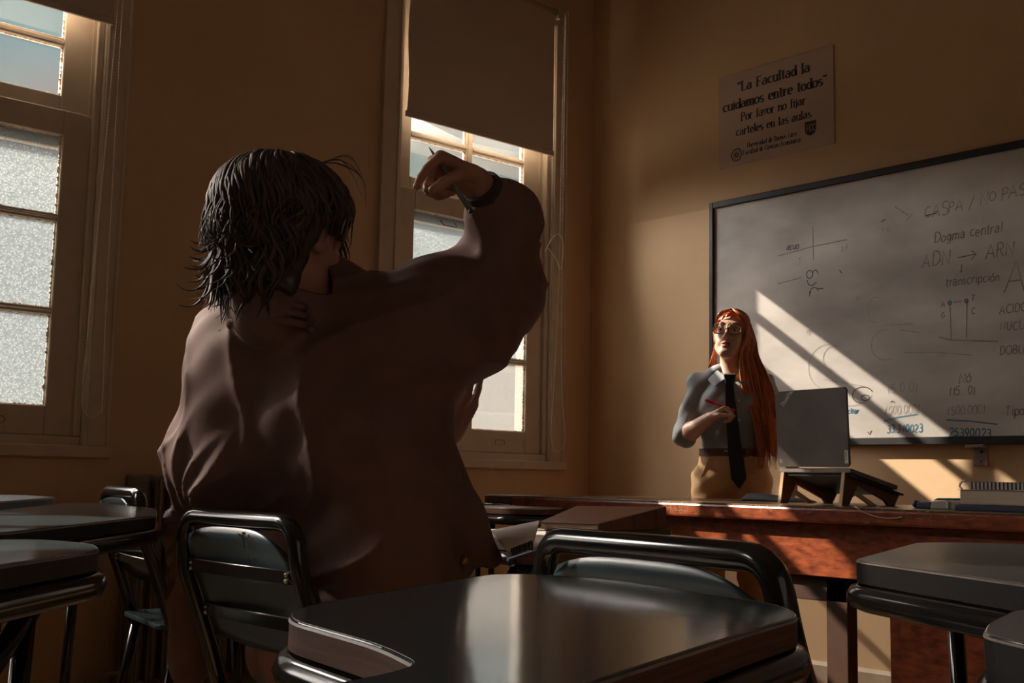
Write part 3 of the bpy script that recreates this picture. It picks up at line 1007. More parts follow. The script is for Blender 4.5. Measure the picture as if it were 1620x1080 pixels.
ink('ink_brown', [
    ('Dogma central', (-2.3584, 4.4340, 1.8578), .062, dict(rise=.02)),
    ('ADN \u2192 ARN \u2192', (-2.4168, 4.4340, 1.7617), .085),
    ('\u2193', (-2.2527, 4.4340, 1.7183), .05),
    ('transcripci\u00f3n', (-2.3135, 4.4340, 1.6706), .055),
    ('A', (-2.0732, 4.4340, 1.6215), .175),
], .0045)
ink('ink_faint', [('CASPA / No PAS', (-2.4006, 4.4340, 1.9708), .075, dict(rise=.05, jitter=.16))], .005)
ink('ink_brown', [
    [(-2.2963, 4.4340, 1.5985), (-2.2947, 4.4340, 1.4510)], [(-2.2238, 4.4340, 1.6016), (-2.2306, 4.4340, 1.4513)],
    [(-2.3460, 4.4340, 1.4653), (-2.2947, 4.4340, 1.4485), (-2.0993, 4.4340, 1.4288)], [(-2.2826, 4.4340, 1.6023), (-2.2450, 4.4340, 1.6037)],
    ('A', (-2.3347, 4.4340, 1.5893), .032), ('T', (-2.2081, 4.4340, 1.5974), .04), ('G', (-2.3358, 4.4340, 1.5425), .034), ('C', (-2.2069, 4.4340, 1.5462), .034),
    ('\u2022 ACIDO', (-2.1215, 4.4340, 1.5384), .05), ('NUCLEICO', (-2.0929, 4.4340, 1.4707), .05), ('\u2022 DOBLE', (-2.1262, 4.4340, 1.3782), .05),
    ('N\u00f3', (-2.2672, 4.4340, 1.2728), .06), ('Tipo', (-2.0829, 4.4340, 1.1387), .055), ('(15.. 0)', (-2.3086, 4.4340, 1.2262), .05),
    [(-3.1307, 4.4340, 1.9027), (-2.9435, 4.4340, 1.9217), (-2.7657, 4.4340, 1.9285)], [(-2.9390, 4.4340, 2.0139), (-2.9376, 4.4340, 1.8574)],
    [(-3.1318, 4.4340, 1.7726), (-3.0018, 4.4340, 1.7871)],
], .004)
ink('ink_black', [
    ('acuo', (-3.0820, 4.4340, 1.9229), .045, dict(slant=.3)),
    loop_at((-2.9583, 4.4340, 1.7964), .016, .018), loop_at((-2.9286, 4.4340, 1.7929), .014, .02, 0, 200),
    [(-2.9718, 4.4340, 1.7720), (-2.9654, 4.4340, 1.7511), (-2.9457, 4.4340, 1.7432), (-2.9224, 4.4340, 1.7578)],
    loop_at((-2.9361, 4.4340, 1.7163), .02, .018, 0, 200), [(-2.9163, 4.4340, 1.7256), (-2.8870, 4.4340, 1.7253)], [(-2.9592, 4.4340, 1.7216), (-2.9595, 4.4340, 1.6958)],
    [(-2.8056, 4.4340, 1.7982), (-2.7932, 4.4340, 1.7826)], [(-2.5986, 4.4340, 1.9822), (-2.5775, 4.4340, 1.9900)], [(-2.3948, 4.4340, 1.9779), (-2.3667, 4.4340, 1.9788), (-2.3443, 4.4340, 1.9806)],
    [(-2.5696, 4.4340, 1.2074), (-2.5607, 4.4340, 1.2124), (-2.5493, 4.4340, 1.2040)], [(-2.6785, 4.4340, 1.0848), (-2.6697, 4.4340, 1.0739), (-2.6604, 4.4340, 1.0898)],
    loop_at((-2.6999, 4.4340, 1.2418), .05, .035, 20, 260), loop_at((-2.6879, 4.4340, 1.2305), .02, .012),
], .004)
ink('ink_faint', [
    loop_at((-2.8692, 4.4340, 1.3739), .10, .10, 60, 270), loop_at((-2.8432, 4.4340, 1.4114), .05, .05, 90, 260), loop_at((-2.5852, 4.4340, 1.4514), .07, .065, 80, 290),
    loop_at((-2.6329, 4.4340, 1.6045), .035, .055, 60, 280), loop_at((-2.7609, 4.4340, 1.2579), .11, .06, 200, 340),
    [(-2.8957, 4.4340, 1.3194), (-2.7757, 4.4340, 1.2969), (-2.6781, 4.4340, 1.2761)], [(-2.5895, 4.4340, 1.5327), (-2.4590, 4.4340, 1.5296)], [(-2.5197, 4.4340, 1.5081), (-2.4316, 4.4340, 1.4903)],
    [(-2.5045, 4.4340, 1.4111), (-2.3640, 4.4340, 1.4043), (-2.2036, 4.4340, 1.3808)], ('s p l', (-2.7869, 4.4340, 1.5773), .03), ('(5 0 0)', (-2.5834, 4.4340, 1.2451), .06),
    ('xy', (-2.9813, 4.4340, 1.5287), .04), ('30', (-3.0040, 4.4340, 1.5879), .035), ('T', (-3.0213, 4.4340, 1.8447), .05), ('kd', (-2.7234, 4.4340, 1.6547), .03), ('3 F', (-2.7981, 4.4340, 1.8792), .035),
    ('v c', (-2.5965, 4.4340, 1.9377), .04), [(-2.5320, 4.4340, 2.0378), (-2.4745, 4.4340, 1.9931), (-2.4514, 4.4340, 1.9949), (-2.4808, 4.4340, 1.9697)],
], .004)
ink('ink_blue', [
    ('33.340023', (-2.5896, 4.4340, 1.0807), .048, dict(sp=.06, xq=.95)), ('25390023', (-2.3155, 4.4340, 1.0611), .048, dict(sp=.09, rise=-.03, xq=1.05)),
    [(-2.6034, 4.4340, 1.1287), (-2.5390, 4.4340, 1.1430), (-2.4477, 4.4340, 1.1536)], [(-2.3246, 4.4340, 1.1273), (-2.2239, 4.4340, 1.1199), (-2.1140, 4.4340, 1.1051)],
    ('nuclear', (-2.7996, 4.4340, 1.1661), .034), loop_at((-2.2962, 4.4340, 1.6011), .006, .007), loop_at((-2.2265, 4.4340, 1.6019), .006, .007),
], .0055)
ink('ink_faint', [('(500.000)', (-2.5969, 4.4340, 1.1578), .052, dict(xq=.95)), ('(500.000)', (-2.3187, 4.4340, 1.1475), .052, dict(xq=.95))], .005)

# ------------------------------------------------------------------ printed sign
sg = thing('notice_sign', 'printed paper notice with Spanish text above the whiteboard', 'sign', (-3.15, 4.445, 2.6))
S0, S1, T0, T1 = -3.478, -2.829, 2.379, 2.839
YN = YB - .006
MB().box(S0, S1, YN, YB - .001, T0, T1).build('panel', M['sign'], sg, bevel=.001, segs=1)


def sline(t, fy, f0, f1, h, **kw):
    mb = MB()
    w = text_width(t, kw.get('sp', .04))
    span = (f1 - f0) * (S1 - S0)
    q = span / (w * h)
    put_text(mb, t, (S0 + f0 * (S1 - S0), YN, T1 - fy * (T1 - T0)), (q, 0, 0), UZ, h, NB, serif=True, **kw)
    mb.build('printed_line', M['print'], sg, fix=False)['kind'] = 'stuff'


sline('\u201cLa Facultad la', .205, .175, .815, .046, thick=.26, thin=.11)
sline('cuidamos entre todos\u201d', .385, .045, .955, .046, thick=.26, thin=.11)
sline('Por favor no fijar', .53, .21, .775, .040, thick=.20, thin=.10)
sline('carteles en las aulas', .68, .165, .82, .038, thick=.20, thin=.10)
sline('Universidad de Buenos Aires', .835, .265, .70, .024, thick=.14, thin=.07)
sline('Facultad de Ciencias Econ\u00f3micas', .905, .23, .735, .024, thick=.14, thin=.07)


def spt(fx, fy):
    return (S0 + fx * (S1 - S0), YN, T1 - fy * (T1 - T0))


mb = MB()
c = spt(.168, .885)
for r, w in ((.030, .005), (.022, .002)):
    mb.ribbon([(c[0] + r * math.cos(a), YN, c[2] + r * math.sin(a)) for a in [2 * math.pi * i / 28 for i in range(29)]], w, NB, .0006)
for k in range(9):
    a = k * .7
    mb.ribbon([(c[0] + .018 * math.cos(a), YN, c[2] + .018 * math.sin(a)), (c[0] + .006 * math.cos(a + .9), YN, c[2] + .006 * math.sin(a + .9)), (c[0] + .015 * math.cos(a + 1.7), YN, c[2] + .013 * math.sin(a + 1.7))], .003, NB, .0006)
mb.build('seal', M['print'], sg, fix=False)['kind'] = 'stuff'
c = spt(.81, .79)
sh = [(-.030, .033), (.030, .033), (.030, -.012), (.020, -.028), (0, -.036), (-.020, -.028), (-.030, -.012)]
MB().add([(c[0] + x, YN - .0006, c[2] + z) for x, z in sh], [tuple(range(7))]).build('crest', M['print'], sg, fix=False)
mb = MB()
put_text(mb, 'FCC', (c[0] - .022, YN - .0006, c[2] - .014), (.8, 0, 0), UZ, .030, NB, w=.003)
mb.build('crest_letters', M['sign'], sg, fix=False)['kind'] = 'stuff'

# ------------------------------------------------------------------ teacher's desk
DY0, DY1, DZ = 3.08, 3.87, .793
DX0, DX1 = -3.43, -.90
dk = thing('teacher_desk', 'long red-brown varnished wooden desk in front of the whiteboard', 'desk', (-2.2, 3.45, 0))
mb = MB().box(DX0, DX1, DY0, DY1, DZ - .05, DZ - .004)
mb.build('slab', M['desk'], dk, bevel=.008, segs=2)
MB().box(DX0 + .004, DX1 - .004, DY0 + .004, DY1 - .004, DZ - .006, DZ).build('desktop', M['desktop'], dk, bevel=.002, segs=1)
MB().box(DX0 + .07, -1.83, DY0 + .06, DY0 + .085, .578, DZ - .05).build('front_apron', M['desk'], dk, bevel=.002, segs=1)
MB().box(DX0 + .07, DX0 + .09, DY0 + .085, DY1 - .06, .578, DZ - .05).build('side_apron', M['desk'], dk)
MB().box(DX0 + .07, DX1 - .04, DY1 - .085, DY1 - .06, .60, DZ - .05).build('back_apron', M['desk'], dk)
for x, y in ((DX0 + .055, DY0 + .07), (DX0 + .055, DY1 - .13)):
    MB().box(x, x + .065, y, y + .065, 0, DZ - .05).build('leg', M['desk'], dk, bevel=.004)
MB().box(-2.075, -2.0, DY0 + .1, DY0 + .155, 0, .60).build('leg', M['desk_dark'], dk, bevel=.003)
MB().box(-2.26, -2.0, DY0 + .10, DY0 + .5, .50, .60).build('drawer_box', M['desk_dark'], dk, bevel=.003)
MB().box(-1.83, DX1 - .03, DY0 + .05, DY1 - .06, .02, DZ - .05).build('pedestal', M['desk'], dk, bevel=.003)
for z0, z1 in ((.05, .27), (.285, .50), (.515, .72)):
    MB().box(-1.79, DX1 - .07, DY0 + .038, DY0 + .05, z0, z1).build('drawer_front', M['desk'], dk, bevel=.004)
mb = MB()
put_text(mb, '1:4 8'.replace(':', '.'), (-2.62, DY0 - .0004, DZ - .036), UX, UZ, .024, NB, w=.0016, jitter=.2, seed=4)
R = random.Random(5)
for i in range(34):
    x, z = R.uniform(-3.35, -1.3), R.uniform(DZ - .044, DZ - .012)
    l, a = R.uniform(.004, .03), R.choice((R.uniform(-.2, .2), R.uniform(1, 2)))
    mb.ribbon([(x, DY0, z), (x + l * .5 * math.cos(a), DY0, z + l * .2 * math.sin(a)), (x + l * math.cos(a), DY0, max(DZ - .046, min(DZ - .01, z + l * math.sin(a))))], .0014, NB, .0005)
mb.ribbon([(-2.62, DY0, DZ - .014), (-2.61, DY0, DZ - .030), (-2.545, DY0, DZ - .031), (-2.54, DY0, DZ - .015)], .0016, NB, .0005)
mb.build('scratches', M['wear'], dk, fix=False)['kind'] = 'stuff'
mb = MB()
for i in range(60):
    x = R.uniform(DX0 + .02, DX1 - .1)
    mb.ball((x, DY0 + .001, DZ - .004), R.uniform(.0010, .0026), 6, 4, (2.2, .5, .6))
mb.build('chipped_edge', M['wear'], dk, fix=False)['kind'] = 'stuff'
tag(MB().tube(smooth_path([(-1.92, DY0 + .02, DZ + .003), (-1.90, DY0 - .004, DZ + .001), (-1.87, DY0 - .006, DZ - .014), (-1.82, DY0 - .005, DZ - .026), (-1.78, DY0 - .004, DZ - .026), (-1.755, DY0 - .004, DZ - .022)]), .0016, 6).build('loose_thread', M['scratch'], smooth=True),
    'thin pale thread hanging over the front edge of the wooden desk', 'thread')

# ------------------------------------------------------------------ laptop on its wooden stand
LA, LB = Vector((-2.415, 3.425, .918)), Vector((-2.112, 3.375, .918))
UL = (LB - LA).normalized()
BKW = Vector((-UL.y, UL.x, 0))           # towards the person behind the desk
LU = (Vector((0, 0, 1)) + BKW * -.045).normalized()
LN = UL.cross(LU).normalized()           # out of the lid
if LN.y > 0:
    LN = -LN
LW, LH = (LB - LA).length + .012, .262
ST = Vector((0, 0, 1))


def lp(u, v, d=0.0):
    return LA + UL * (u * LW) + LU * (v * LH) + LN * d


lap = thing('laptop', 'open black laptop seen from behind on the wooden stand', 'laptop', tuple(LA))
mb = MB().extrude([lp(*p) for p in [(.03, 0), (.97, 0), (1, .03), (1, .97), (.975, 1), (.025, 1), (0, .97), (0, .03)]], LN * .009)
mb.build('lid', M['laptop'], lap, bevel=.002)
mb = MB().extrude([lp(u, v, -.001) for u, v in ((.03, .05), (.97, .05), (.97, .95), (.03, .95))], LN * -.0006)
mb.build('screen', M['screen'], lap)
DROP = (BKW * .974 + Vector((0, 0, -.226))).normalized()
nb = UL.cross(DROP).normalized()
if nb.z < 0:
    nb = -nb
q0 = LA - nb * .004
mb = MB().extrude([q0, q0 + UL * LW, q0 + UL * LW + DROP * .235, q0 + DROP * .235], nb * -.016)
base = mb.build('keyboard_base', M['laptop'], lap, bevel=.003)
mb = MB()
for r in range(6):
    for c in range(13):
        o = q0 + UL * (.022 + c * .0205) + DROP * (.025 + r * .019) + nb * .0005
        mb.extrude([o, o + UL * .0165, o + UL * .0165 + DROP * .015, o + DROP * .015], nb * .002)
kb = mb.build('keys', M['key'], base)
kb['kind'] = 'stuff'
ld = LN * .0096
mb = MB()
ang = math.radians(48)
ux = UL * math.cos(ang) + LU * math.sin(ang)
uz = -UL * math.sin(ang) + LU * math.cos(ang)
put_text(mb, 'ThinkPad', lp(.115, .78, .0092), ux, uz, .0165, LN, w=.0026, lift=.0005)
mb.build('logo_print', M['silver'], lap, fix=False)['kind'] = 'stuff'
mb = MB().extrude([lp(u, v, .0091) for u, v in ((.945, .045), (.99, .045), (.99, .21), (.945, .21))], LN * .0004)
wl = mb.build('brand_label', M['white_label'], lap)
mb = MB()
put_text(mb, 'Lenovo', lp(.955, .20, .0097), -LU, UL, .0085, LN, w=.0012, lift=.0003)
mb.build('brand_letters', M['print'], wl, fix=False)['kind'] = 'stuff'
mb = MB()
put_text(mb, 'X1', lp(.072, .05, .0092), LU, -UL, .013, LN, w=.0016, lift=.0005)
mb.ribbon([lp(.04, .055, .0092), lp(.04, .115, .0092)], .0018, LN, .0005)
mb.build('model_print', M['silver'], lap, fix=False)['kind'] = 'stuff'

sd = thing('laptop_stand', 'folding wooden laptop stand on the desk under the laptop', 'stand', (-2.3, 3.45, DZ))


def stand_side(off):
    """one side board, cut out like a leaning A"""
    o = LA + UL * off
    o = Vector((o.x, o.y, DZ))

    def s(y, z):
        return o + BKW * y + Vector((0, 0, z))
    H0 = .107
    outline = [s(-.005, H0), s(.03, H0 - .006), s(.245, .045), s(.262, .038), s(.235, .0), s(.205, 0), s(.19, .016), s(.055, .068), s(.047, .055), s(.012, 0), s(-.022, 0)]
    b = MB().extrude(outline, UL * .014).build('side_board', M['stand'], sd, bevel=.001, segs=1)
    MB().extrude([s(-.0065, H0), s(-.0055, H0), s(-.0215, 0), s(-.024, 0)], UL * .014).build('pale_edge', M['stand_edge'], b)
    MB().extrude([s(.028, .042), s(.03, .026), s(.05, .034), s(.12, 0), s(.15, 0), s(.06, .044), s(.04, .05)], UL * .012).build('brace', M['stand_edge'], b, bevel=.001, segs=1)


stand_side(.012)
stand_side(LW - .035)
o = Vector((LA.x, LA.y, DZ))
MB().extrude([o + UL * .0 + BKW * .005 + Vector((0, 0, .100)), o + UL * LW + BKW * .005 + Vector((0, 0, .100)), o + UL * LW + BKW * .255 + Vector((0, 0, .040)), o + BKW * .255 + Vector((0, 0, .040))], (0, 0, -.006)).build('rest_board', M['key'], sd)

# ------------------------------------------------------------------ small things on the desk
tag(MB().ball((-1.85, 3.33, DZ + .012), .012, 14, 10).build('bead', M['bluecap'], smooth=True), 'small dark blue ball on the desk right of the laptop stand', 'ball')
cs = thing('pencil_case', 'grey and teal flat case on the desk left of the book pile', 'case', (-1.75, 3.3, DZ))
MB().hexa([(-1.775, 3.27, DZ), (-1.673, 3.27, DZ), (-1.673, 3.36, DZ), (-1.775, 3.36, DZ), (-1.77, 3.275, DZ + .024), (-1.68, 3.275, DZ + .026), (-1.68, 3.355, DZ + .026), (-1.77, 3.355, DZ + .024)]).build('body', M['clearplastic'], cs, bevel=.005)
MB().hexa([(-1.765, 3.272, DZ + .0255), (-1.69, 3.272, DZ + .0262), (-1.69, 3.35, DZ + .0262), (-1.765, 3.35, DZ + .0255), (-1.755, 3.28, DZ + .033), (-1.70, 3.28, DZ + .034), (-1.70, 3.345, DZ + .034), (-1.755, 3.345, DZ + .033)]).build('lid', M['teal'], cs, bevel=.003)
MB().box(-1.72, -1.714, 3.266, 3.272, DZ + .004, DZ + .026).build('clip', M['white_label'], cs)
tag(MB().box(-1.825, -1.778, 3.285, 3.335, DZ, DZ + .020).build('eraser', M['cover_blue'], bevel=.004), 'dark grey board eraser beside the grey and teal case', 'eraser')
tag(MB().box(-1.67, -1.36, 3.22, 3.44, DZ, DZ + .016).build('folder', M['cover_blue'], bevel=.003), 'dark blue folder at the bottom of the book pile on the desk', 'folder')
bk = thing('book', 'thick pale-paged book between the folder and the checked notebook', 'book', (-1.52, 3.33, DZ + .016))
MB().box(-1.655, -1.40, 3.225, 3.42, DZ + .0175, DZ + .059).build('page_block', M['pages_pale'], bk, bevel=.003)
MB().box(-1.66, -1.39, 3.222, 3.425, DZ + .0161, DZ + .0175).build('cover', M['cover_blue'], bk)
MB().box(-1.66, -1.39, 3.222, 3.425, DZ + .059, DZ + .0605).build('cover', M['pages_pale'], bk)
nbk = thing('spiral_notebook', 'checked spiral notebook on top of the book pile', 'notebook', (-1.5, 3.33, DZ + .06))
MB().box(-1.63, -1.33, 3.23, 3.42, DZ + .0612, DZ + .083).build('page_block', M['cover_blue'], nbk, bevel=.002)
mb = MB()
for i in range(26):
    mb.box(-1.628 + i * .0116, -1.622 + i * .0116, 3.2285, 3.2298, DZ + .062, DZ + .082)
mb.build('checks', M['silver'], nbk)['kind'] = 'stuff'
MB().tube(smooth_path([(-1.655, 3.24, DZ + .0615), (-1.662, 3.24, DZ + .070), (-1.655, 3.24, DZ + .082), (-1.64, 3.24, DZ + .086)]), .003, 8, flat=1).build('bent_cover', M['white_label'], nbk, True)
tag(MB().hexa([(-2.74, 3.62, DZ), (-2.47, 3.62, DZ), (-2.46, 3.74, DZ), (-2.74, 3.74, DZ), (-2.71, 3.63, DZ + .030), (-2.50, 3.64, DZ + .012), (-2.48, 3.72, DZ + .010), (-2.70, 3.73, DZ + .028)]).build('pouch', M['blackcloth'], bevel=.008, segs=3, smooth=True), 'flat black pouch on the desk in front of the woman', 'pouch')


# ------------------------------------------------------------------ school chairs with a writing tablet
def tube_part(name, pts, r, parent, m=None, fl=.05, n=10):
    return MB().tube(fillet(pts, fl), r, n).build(name, m or M['tube'], parent, True)


def loop_from_longest(pts, z):
    """closed loop at height z that starts in the middle of its longest side"""
    n = len(pts)
    k = max(range(n), key=lambda i: (Vector(pts[i]) - Vector(pts[(i + 1) % n])).length)
    a, b = pts[k], pts[(k + 1) % n]
    m_ = ((a[0] + b[0]) / 2, (a[1] + b[1]) / 2, z)
    return [m_] + [(pts[(k + 1 + i) % n][0], pts[(k + 1 + i) % n][1], z) for i in range(n)] + [m_]


def tablet_parts(root, poly, ztop, th=.026, lam='laminate', rounding=.04, lip=True, edge='ply'):
    """the writing tablet: laminate face, plywood body with a worn lip"""
    pts = [(p.x, p.y) for p in fillet([(p[0], p[1], 0) for p in poly], rounding, 5, True)]
    tb = MB().prism(pts, ztop - th, ztop - .003).build('tablet_board', M[edge], root)
    MB().prism(inset(pts, .0006), ztop - .003, ztop).build('tablet_face', M[lam], tb, bevel=.0012, segs=2)
    if lip:
        vs, fs = [], []
        inn = inset(pts, .0022)
        n = len(pts)
        ring = [(p[0], p[1], ztop + .0003) for p in inn]
        out = [(p[0], p[1], ztop - .0035) for p in inset(pts, -.0008)]
        MB().add(ring + out, [(i, (i + 1) % n, n + (i + 1) % n, n + i) for i in range(n)]).build('tablet_lip', M['lip'], tb, True)
    return pts


def chair(name, label, back, ang, w=.40, top=.795, tablet=None, ztab=.75, tr=.015, lam='laminate', back_mat='seat_blue', mark=False, legs=True, group='tablet chairs of the classroom', cat='chair', th=.026, edge='ply'):
    """back: middle of the backrest (x, y); ang: direction the chair faces"""
    fx, fy = math.cos(ang), math.sin(ang)
    rx, ry = fy, -fx

    def q(u, v, z):
        return (back[0] + rx * u + fx * v, back[1] + ry * u + fy * v, z)
    t = thing(name, label, cat, (back[0], back[1], 0), group)
    hw = w / 2
    # back frame: one bent tube from the seat up, across and down
    tube_part('back_frame', [q(-hw, .10, .43), q(-hw, .06, .55), q(-hw, 0, .70), q(-hw + .015, -.005, top), q(hw - .015, -.005, top), q(hw, 0, .70), q(hw, .06, .55), q(hw, .10, .43)], tr, t, fl=[0, .05, .1, .085, .085, .1, .05, 0])
    # backrest board: curved plywood with blue laminate
    cols, rows = 15, 9
    z0, z1 = .555, top - .014
    half, hb = [], hw - .022
    vs = []
    for side in (0, 1):
        for j in range(rows + 1):
            v = j / rows
            z = z0 + (z1 - z0) * v
            cut = hb
            if v > .6:
                cut = hb - .040 * ((v - .6) / .4) ** 2.4
            if v < .2:
                cut = hb - .02 * ((.2 - v) / .2) ** 2
            for i in range(cols + 1):
                s = -1 + 2 * i / cols
                u = s * cut
                zz = z - (.016 * abs(s) ** 3.5 if v > .8 else 0) * ((v - .8) / .2 if v > .8 else 0) + (.012 * abs(s) ** 3 if v < .1 else 0)
                y = .004 + (.72 - z) * .42 - .008 * s * s + (.009 if side else 0)
                vs.append(q(u, y, zz))
    nC = cols + 1
    off = nC * (rows + 1)
    fs = []
    for j in range(rows):
        for i in range(cols):
            a = j * nC + i
            fs += [(a, a + nC, a + nC + 1, a + 1), (off + a, off + a + 1, off + a + nC + 1, off + a + nC)]
    for i in range(cols):
        fs += [(i, i + 1, off + i + 1, off + i)]
        a = rows * nC + i
        fs += [(a, off + a, off + a + 1, a + 1)]
    for j in range(rows):
        a, b = j * nC, j * nC + cols
        fs += [(a, off + a, off + a + nC, a + nC), (b, b + nC, off + b + nC, off + b)]
    br = MB().add(vs, fs).build('backrest', M[back_mat], t, True)
    if mark:
        mb = MB()
        N = Vector((-fx, -fy, .0))
        put_text(mb, '758V', q(hb * .10, .004 + (.72 - .734) * .42 - .003, .734), Vector((rx, ry, 0)), Vector((fx * -.38, fy * -.38, .92)), .026, N, w=.0045, jitter=.12, seed=3, lift=.002, sp=.06)
        put_text(mb, '1 --', q(hb * .16, .004 + (.72 - .710) * .42 - .003, .711), Vector((rx, ry, 0)), Vector((fx * -.38, fy * -.38, .92)), .016, N, w=.0042, jitter=.2, seed=9, lift=.002)
        for i, p in enumerate(mb.v):
            u = (p[0] - back[0]) * rx + (p[1] - back[1]) * ry
            mb.v[i] = q(u, .004 + (.72 - p[2]) * .42 - .008 * (u / hb) ** 2 - .0008, p[2])
        mb.build('handwritten_mark', M['print'], br, fix=False)['kind'] = 'stuff'
    # flat steel straps behind the board
    for zz in (.615, .695):
        y = -.012 + (.72 - zz) * .42
        n = 12
        outer = [q(-hw + .004 + (w - .008) * i / n, y - .004 + .006 * ((i / n - .5) * 2) ** 2, 0) for i in range(n + 1)]
        mb = MB()
        for i in range(n):
            a, b = outer[i], outer[i + 1]
            mb.hexa([(a[0], a[1], zz - .010), (b[0], b[1], zz - .010), (b[0] + fx * .003, b[1] + fy * .003, zz - .010), (a[0] + fx * .003, a[1] + fy * .003, zz - .010),
                     (a[0], a[1], zz + .010), (b[0], b[1], zz + .010), (b[0] + fx * .003, b[1] + fy * .003, zz + .010), (a[0] + fx * .003, a[1] + fy * .003, zz + .010)])
        st = mb.build('back_strap', M['tube'], t)
        MB().tube([outer[0][:2] + (zz + .0105,), outer[6][:2] + (zz + .0105,), outer[12][:2] + (zz + .0105,)], .0014, 6).build('worn_edge', M['bolt'], st, True)
        for k in (1, 11):
            p = outer[k]
            mb = MB()
            for dz in (-.005, .005):
                mb.ball((p[0] - fx * .002, p[1] - fy * .002, zz + dz), .0038, 8, 5)
            mb.build('bolt', M['bolt'], st)
    # seat
    sp = [q(-hw + .02, .06, 0), q(-hw, .12, 0), q(-hw + .005, .42, 0), q(-hw + .03, .455, 0), q(hw - .03, .455, 0), q(hw - .005, .42, 0), q(hw, .12, 0), q(hw - .02, .06, 0)]
    s2 = [(p.x, p.y) for p in fillet(sp, .04, 4, True)]
    MB().prism(s2, .444, .458).build('seat', M[back_mat], t, bevel=.004)
    tube_part('seat_frame', [q(-hw, .10, .43), q(-hw + .01, .42, .43), q(hw - .01, .42, .43), q(hw, .10, .43)], tr * .9, t, fl=.06)
    if legs:
        for u, v, du, dv in ((-hw, .11, -.02, -.07), (hw, .11, .02, -.07), (-hw + .01, .40, -.03, .05), (hw - .01, .40, .03, .05)):
            lg = tube_part('leg', [q(u, v, .43), q(u + du, v + dv, .012)], tr * .85, t)
            MB().tube([q(u + du * .97, v + dv * .97, .024), q(u + du, v + dv, 0)], tr, 8).build('rubber_foot', M['key'], lg, True)
    if tablet:
        pts = tablet_parts(t, tablet, ztab, th, lam, edge=edge)
        zt = ztab - th - tr - .001
        ins = inset(pts, .004)
        n = len(ins)
        ring = loop_from_longest(ins, zt)
        MB().tube(ring, tr, 8, cap=False).build('tablet_rim_tube', M['tube'], t, True)
        cx = sum(p[0] for p in pts) / n
        cy = sum(p[1] for p in pts) / n
        near = min(ins, key=lambda p: (Vector(p) - Vector(q(hw, .25, 0)[:2])).length)
        tube_part('tablet_arm', [q(hw - .005, .30, .43), q(hw + .035, .33, .50), (near[0], near[1], zt - .03), (cx, cy, zt)], tr * .9, t, fl=.06)
        ends = sorted(ins, key=lambda p: -(p[0] * fx + p[1] * fy))
        e1 = ends[0]
        tube_part('tablet_leg', [(e1[0] - fx * .05, e1[1] - fy * .05, zt), (e1[0] - fx * .08, e1[1] - fy * .08, .012)], tr * .8, t)
    return t


def rot(p, c, a):
    x, y = p[0] - c[0], p[1] - c[1]
    return (c[0] + x * math.cos(a) - y * math.sin(a), c[1] + x * math.sin(a) + y * math.cos(a))


HALF = math.pi / 2
# the photographer's own tablet, nearest of all
TF = [(-.791, .479), (-.852, .528), (-.94, .705), (-1.028, .893), (-1.012, .935), (-.916, .968), (-.646, .912), (-.578, .853), (-.538, .719), (-.455, .467), (-.37, .21), (-.46, .17), (-.52, .30), (-.545, .40), (-.562, .431), (-.636, .457)]
chair('tablet_chair', 'dark glossy tablet chair filling the bottom foreground', (-.20, -.12), HALF + .55, tablet=TF, tr=.016, th=.024)
# empty chair just beyond it
chair('tablet_chair', 'empty blue-grey chair with thick black tube back beyond the foreground tablet', (-.945, 1.075), HALF - .12, w=.43, top=.780, tr=.017)
# the man's chair
TS = [(-1.55, 1.86), (-1.625, 2.01), (-1.70, 2.07), (-1.90, 2.10), (-2.10, 2.05), (-2.14, 1.86), (-2.08, 1.66), (-1.80, 1.62), (-1.60, 1.50), (-1.52, 1.36), (-1.47, 1.42), (-1.50, 1.62)]
chair('tablet_chair', 'blue-backed tablet chair the man in the brown jacket sits on', (-1.795, .992), HALF + .02, w=.385, top=.782, tablet=TS, ztab=.738, lam='pale_lam', mark=True, tr=.015)
# right-hand tablets
TR = [(-.875, 1.404), (-1.085, 1.955), (-1.06, 2.03), (-.98, 2.11), (-.55, 2.05), (-.30, 1.85), (-.32, 1.45), (-.36, 1.16), (-.45, 1.18), (-.567, 1.239)]
chair('tablet_chair', 'tablet chair with grey top and black bumper tube before the desk at right', (.62, 1.75), math.pi, tablet=TR, ztab=.76, th=.030, lam='laminate2', tr=.018, edge='dark_edge')
TR2 = [(-.43, .868), (-.462, .94), (-.502, 1.08), (-.46, 1.14), (-.20, 1.10), (.05, .85), (-.02, .72), (-.30, .79), (-.395, .845)]
chair('tablet_chair', 'dark tablet chair cut off by the bottom right corner', (.42, .62), math.pi - .2, tablet=TR2, ztab=.75, th=.035, tr=.014, edge='dark_edge')
# left-hand side
TA = [(-1.237, .52), (-1.339, .554), (-1.455, .535), (-1.47, .44), (-1.38, .20), (-1.10, .06), (-1.0, .29), (-1.08, .363)]
tca = chair('tablet_chair', 'dark tablet chair nearest the left edge with a window glint', (-1.05, -.75), HALF + .15, tablet=TA, ztab=.775, th=.022, edge='dark_edge')
tube_part('tablet_brace', [(-1.3916, 0.5218, 0.7247), (-1.3172, 0.4139, 0.6091)], .013, tca)
TBc = [(-2.30, 1.08), (-2.42, 1.13), (-2.80, 1.165), (-2.83, 1.10), (-2.36, .79), (-1.95, .55), (-1.62, .42), (-1.51, .50), (-2.03, .95)]
chair('tablet_chair', 'long dark tablet chair second from the left edge below the left window', (-2.05, -.32), HALF, tablet=TBc, ztab=.78, th=.022, edge='dark_edge')
TC = [(-2.97, 1.125), (-3.2, 1.13), (-3.25, 1.01), (-2.82, .73), (-2.47, .66), (-2.38, .72), (-2.47, .79)]
